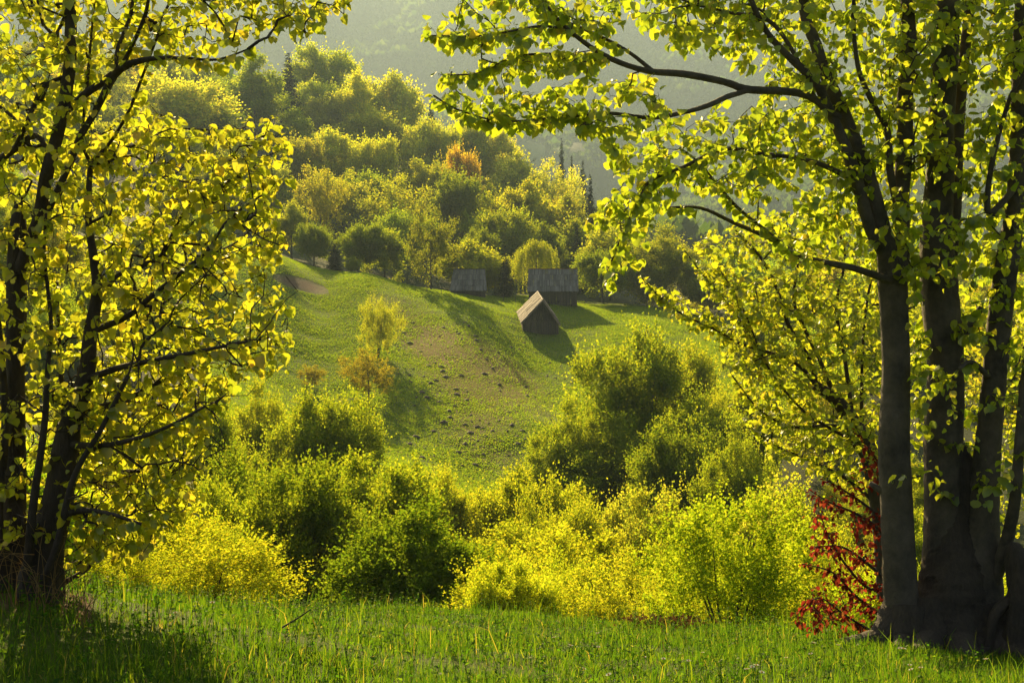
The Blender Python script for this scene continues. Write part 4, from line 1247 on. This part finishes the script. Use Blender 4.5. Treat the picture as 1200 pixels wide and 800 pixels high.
mole_px = [(484,378),(520,384),(516,373),(535,388),(538,391),(545,378),(549,382),(557,394),(558,399),(563,410),(597,400),(598,407),(584,413),(570,421),(493,412),(502,429),(519,435),(517,430),(494,460),(534,456),(535,462),(497,441),(481,448),(526,482),(527,489),(552,486),(545,497),(566,502),(585,451),(586,458),(596,483),(567,438),(577,431),(606,511),(607,520),(480,402),(473,390),(472,365),(515,471),(500,466),(486,475),(487,512),(520,495),(508,505),(551,507),(560,500),(545,520),(537,530),(570,512),(545,538),(480,520),(470,530),(494,536),(556,545),(600,498),(612,505),(480,440),(505,449),(511,446),(522,442),(547,469),(540,440)]
def meadow_at(px, py):
    d = np.linspace(118, 258, 500)
    x = (px - 600) / F * d
    pp = 400 - F * ground_z(x, d) / d
    i = int(np.argmin(np.abs(pp - py)))
    return x[i], d[i]
for _ in range(400):
    q = (rs.uniform(455, 690), rs.uniform(365, 555))
    if inpoly(*q, [(462,360),(540,368),(640,410),(680,430),(660,480),(615,530),(560,555),(520,545),(455,500)]) and min((q[0] - a) ** 2 + (q[1] - b_) ** 2 for a, b_ in mole_px) > 60:
        mole_px.append(q)
    if len(mole_px) > 130: break
for i, (px, py) in enumerate(mole_px):
    x, y = meadow_at(px, py)
    o = bpy.data.objects.new('molehill', MM[i % 4])
    COL.objects.link(o)
    s = rs.uniform(.4, .85) if i < 62 else rs.uniform(.25, .55)
    o.location = (x, y, gz(x, y) + .02); o.rotation_euler = (0, 0, rs.uniform(0, 6.28)); o.scale = (s * 1.25, s, s * rs.uniform(.6, 1.0))
    tag(o, 'dark earth molehill dotting the dry meadow slope', 'molehill', 'molehills on the meadow slope')

# posts: one leaning pole by the slim yellow tree and a few fence posts by the small hut
def post(px, py, d, h, lean, label, group=None, r=.07):
    x = (px - 600) / F * d
    b = Bag()
    tube(b, smooth_path(np.array([[0, 0, -.4], [lean * .5, 0, h * .5], [lean, .05, h]]), .3), np.linspace(r, r * .8, 1 + len(smooth_path(np.array([[0, 0, -.4], [lean * .5, 0, h * .5], [lean, .05, h]]), .3)) - 1), 7, .06)
    o = link('wooden_post', b.mesh('wooden_post'), BARK_FAR)
    o.location = (x, d, gz(x, d))
    tag(o, label, 'post', group)
post(424, 362, 205, 2.2, .35, 'leaning weathered post standing alone on the meadow', None, .13)
for px, d in ((517, 240), (533, 241), (545, 241.5), (500, 239), (590, 244), (604, 243)):
    post(px, 345, d, 1.35, random.uniform(-.08, .08), 'thin fence post in the row in front of the small hut', 'fence posts by the small hut', .05)

# meadow sward: blades that catch the low sun
rs = np.random.default_rng(15)
n = 760000
d = np.sqrt(rs.uniform(112 ** 2, 262 ** 2, n)); px = rs.uniform(240, 900, n)
x = (px - 600) / F * d
z = ground_z(x, d)
py = 400 - F * z / d
soilm = blob(px, py, 352, 333, 36, 8, 16) > .4
dryv = cover_dry(px, py) + vnoise(x / 5, d / 5, 21) * .7
k = (~soilm) & (rs.random(n) > np.clip(dryv * .9 - .12, 0, .86))
x, d, z = x[k], d[k], z[k]; n = len(x)
hgt = rs.uniform(.08, .19, n) * (1 + .8 * np.clip(vnoise(x / 4, d / 4, 22), -.4, .5))
dirs = nrm(np.stack([rs.normal(0, .45, n), rs.normal(0, .45, n), np.ones(n)], -1))
me = leaves_mesh('meadow_grass', np.stack([x, d, z - .02], -1), dirs, nrm(rs.normal(0, 1, (n, 3)) * np.array([1, 1, .2])), hgt, 'small', 1.1)
mg = link('meadow_grass', me, MEADOW)
tag(mg, 'short sunlit grass covering the meadow slope', 'grass', kind='stuff')

# ------------------------------------------------------------------ foreground grass, herbs and small things
rs = np.random.default_rng(16)
def blades(n, plo, phi, dlo, dhi, hlo, hhi, w, lean=.35, clump=True, seed=3):
    d = np.sqrt(rs.uniform(dlo ** 2, dhi ** 2, n)); px = rs.uniform(plo, phi, n)
    x = (px - 600) / F * d
    cl = vnoise(x / .45, d / .45, seed) + .6 * vnoise(x / 1.6, d / 1.6, seed + 1)
    if clump:
        k = rs.random(n) < np.clip(.62 + cl * 1.1, .12, 1)
        x, d, cl = x[k], d[k], cl[k]
    n = len(x)
    z = ground_z(x, d) - .015
    h = rs.uniform(hlo, hhi, n) * (1 + .7 * np.clip(cl, -.5, .6)) * rs.choice([1, 1, 1, 1.45], n)
    a = rs.uniform(0, 6.283, n)
    ln = np.abs(rs.normal(0, lean, n))
    la = rs.uniform(0, 6.283, n)
    base = np.stack([x, d, z], -1)
    lv = np.stack([np.cos(la) * ln, np.sin(la) * ln, np.zeros(n)], -1)
    wv = np.stack([np.cos(a), np.sin(a), np.zeros(n)], -1) * (w * rs.uniform(.7, 1.3, n))[:, None]
    up = np.array([0, 0, 1.])
    m = base + (lv * .3 + up * .55) * h[:, None]
    t = base + (lv * 1.0 + up * (1 - .35 * ln[:, None])) * h[:, None]
    V = np.stack([base - wv * .5, base + wv * .5, m + wv * .42, m - wv * .42, t], 1).reshape(-1, 3)
    o5 = (np.arange(n) * 5)[:, None]
    return V, np.array([[0, 1, 2, 3]]) + o5, np.array([[3, 2, 4]]) + o5
V, Q, Tt = blades(380000, -90, 1290, 6.3, 22.5, .035, .095, .0062, .6)
gr = link('grass', np_mesh('grass', V, [Q, Tt]), GRASS)
tag(gr, 'lush green grass along the near edge', 'grass', kind='stuff')
V, Q, Tt = blades(6000, -60, 1260, 7, 21, .11, .22, .007, .5, True, 44)
gr2 = link('tall_grass', np_mesh('tall_grass', V, [Q, Tt]), GRASS)
gr2.color = (1.2, 1.1, 1, 1)
tag(gr2, 'taller grass blades standing out of the turf', 'grass', kind='stuff')

# broad-leaved herbs, mostly on the left
def herbs(n, plo, phi, dlo, dhi, hlo, hhi, leaf):
    B, D, N, S = [], [], [], []
    sb = Bag()
    for i in range(n):
        d = math.sqrt(rs.uniform(dlo ** 2, dhi ** 2)); px = plo + (phi - plo) * rs.random() ** 1.5
        x = (px - 600) / F * d; z = gz(x, d)
        h = rs.uniform(hlo, hhi)
        top = np.array([x + rs.normal(0, .04), d + rs.normal(0, .04), z + h])
        p = np.linspace([x, d, z - .02], top, 4)
        tube(sb, p, np.linspace(.0035, .0015, 4), 3, 0, False)
        m = int(h / .018)
        t = rs.uniform(.2, 1, m)
        a = rs.uniform(0, 6.283, m)
        B.append(p[0] + (top - p[0]) * t[:, None])
        D.append(np.stack([np.cos(a), np.sin(a), rs.uniform(-.2, .8, m)], -1))
        N.append(np.array([0, 0, 1.]) + rs.normal(0, .35, (m, 3)))
        S.append(leaf * rs.uniform(.5, 1.2, m) * (1.2 - .6 * t))
    return np.vstack(B), np.vstack(D), np.vstack(N), np.concatenate(S), sb
B, D, N, S, sb = herbs(2600, -80, 1150, 6.5, 17, .07, .20, .038)
B2, D2, N2, S2, sb2 = herbs(500, -60, 1250, 14.5, 17.8, .14, .32, .034)
B, D, N, S = np.vstack([B, B2]), np.vstack([D, D2]), np.vstack([N, N2]), np.concatenate([S, S2])
sb.V += sb2.V; sb.Q += [q + sb.n for q in sb2.Q]; sb.T += [q + sb.n for q in sb2.T]; sb.n += sb2.n
hl = link('herbs', leaves_mesh('herbs', B, D, N, S, 'small', 1.0), GRASS)
hl.color = (1.0, 1.15, 1.0, 1)
tag(hl, 'leafy meadow herbs growing through the grass on the left', 'herbs', kind='stuff')
hs = link('herb_stalks', sb.mesh('herb_stalks'), GRASS, hl, 'stuff')

# dry stalks at the left tree foot
rs = np.random.default_rng(18)
sb = Bag()
for i in range(70):
    px = rs.uniform(-30, 100); d = rs.uniform(8.2, 9.2)
    x = (px - 600) / F * d; z = gz(x, d)
    h = rs.uniform(.2, .62); l = rs.normal(0, .16, 2)
    p = smooth_path(np.array([[x, d, z - .02], [x + l[0] * .5, d + l[1] * .5, z + h * .6], [x + l[0] * 1.6, d + l[1], z + h * rs.uniform(.6, 1)]]), .08)
    tube(sb, p, np.linspace(.003, .0012, len(p)), 3, 0, False)
dg = link('dry_grass', sb.mesh('dry_grass'), DRY)
tag(dg, 'dry straw-coloured stalks around the foot of the left tree', 'dry grass', kind='stuff')

# white flowers in the grass
def flower_mesh(seed):
    r = np.random.default_rng(seed)
    b = Bag(); tube(b, np.array([[0, 0, 0], [.004, 0, .08], [0, .004, .16]]), np.full(3, .0016), 4)
    st_ = b.mesh('flower_stem'); st_.materials.append(GRASS)
    n = 9
    a = np.arange(n) * 6.283 / n
    pm = leaves_mesh('flower_petals', np.tile([0, 0, .16], (n, 1)), np.stack([np.cos(a), np.sin(a), np.full(n, .35)], -1), np.tile([0, 0, 1.], (n, 1)), np.full(n, .019), 'small', .8)
    pm.materials.append(PETAL)
    b = Bag(); tube(b, np.array([[0, 0, .158], [0, 0, .164], [0, 0, .168]]), np.array([.006, .006, .003]), 8)
    ce = b.mesh('flower_centre'); ce.materials.append(YOLK)
    return st_, pm, ce
FM = [flower_mesh(i) for i in range(2)]
fl_px = [(656,752),(660,760),(757,768),(778,772),(824,765),(806,773),(879,781),(884,786),(880,792),(886,790),(948,760),(955,766),(1065,778),(1080,782),(1054,760),(1052,765),(1078,784),(700,757),(702,746),(673,780),(980,756),(1160,780),(925,770),(725,790),(210,716),(250,712),(165,712)]
def near_at(px, py):
    d = np.linspace(6.5, 18, 500)
    x = (px - 600) / F * d
    pp = 400 - F * (ground_z(x, d) + .14) / d
    i = int(np.argmin(np.abs(pp - py)))
    return x[i], d[i]
for i, (px, py) in enumerate(fl_px):
    x, y = near_at(px, py)
    f = empty('white_flower', (x, y, gz(x, y) - .01), rs.uniform(0, 6.28))
    s = rs.uniform(.85, 1.25); f.scale = (s, s, s); f.rotation_euler = (rs.normal(.15, .15), rs.normal(0, .15), rs.uniform(0, 6))
    tag(f, 'tiny white flower standing in the near grass', 'flower', 'white flowers in the near grass')
    for nm, me in zip(('stem', 'petals', 'flower_centre'), FM[i % 2]):
        link(nm, me, None, f)

# fallen stick in the grass and dead leaves on the little mound
x, y = near_at(346, 728)
b = Bag()
zz = gz(x, y)
tube(b, smooth_path(np.array([[x - .09, y, zz + .10], [x, y + .02, zz + .15], [x + .10, y, zz + .22]]), .03), np.linspace(.007, .004, len(smooth_path(np.array([[x - .09, y, zz + .10], [x, y + .02, zz + .15], [x + .10, y, zz + .22]]), .03))), 5, .05)
stk = link('fallen_stick', b.mesh('fallen_stick'), BARK_DARK)
tag(stk, 'short brown stick lying in the sunlit grass on the left', 'stick')
rs = np.random.default_rng(19)
n = 420
px = rs.normal(780, 26, n); d = rs.normal(16.6, .35, n); x = (px - 600) / F * d
B = np.stack([x, d, ground_z(x, d) + rs.uniform(.02, .13, n)], -1)
dlv = link('dead_leaves', leaves_mesh('dead_leaves', B, rs.normal(0, 1, (n, 3)), rs.normal(0, .6, (n, 3)) + np.array([0, 0, 1.]), rs.uniform(.03, .07, n), 'small', 1.0), DEAD)
tag(dlv, 'brown dead leaves heaped on the grass edge in front of the golden shrubs', 'dead leaves', kind='stuff')
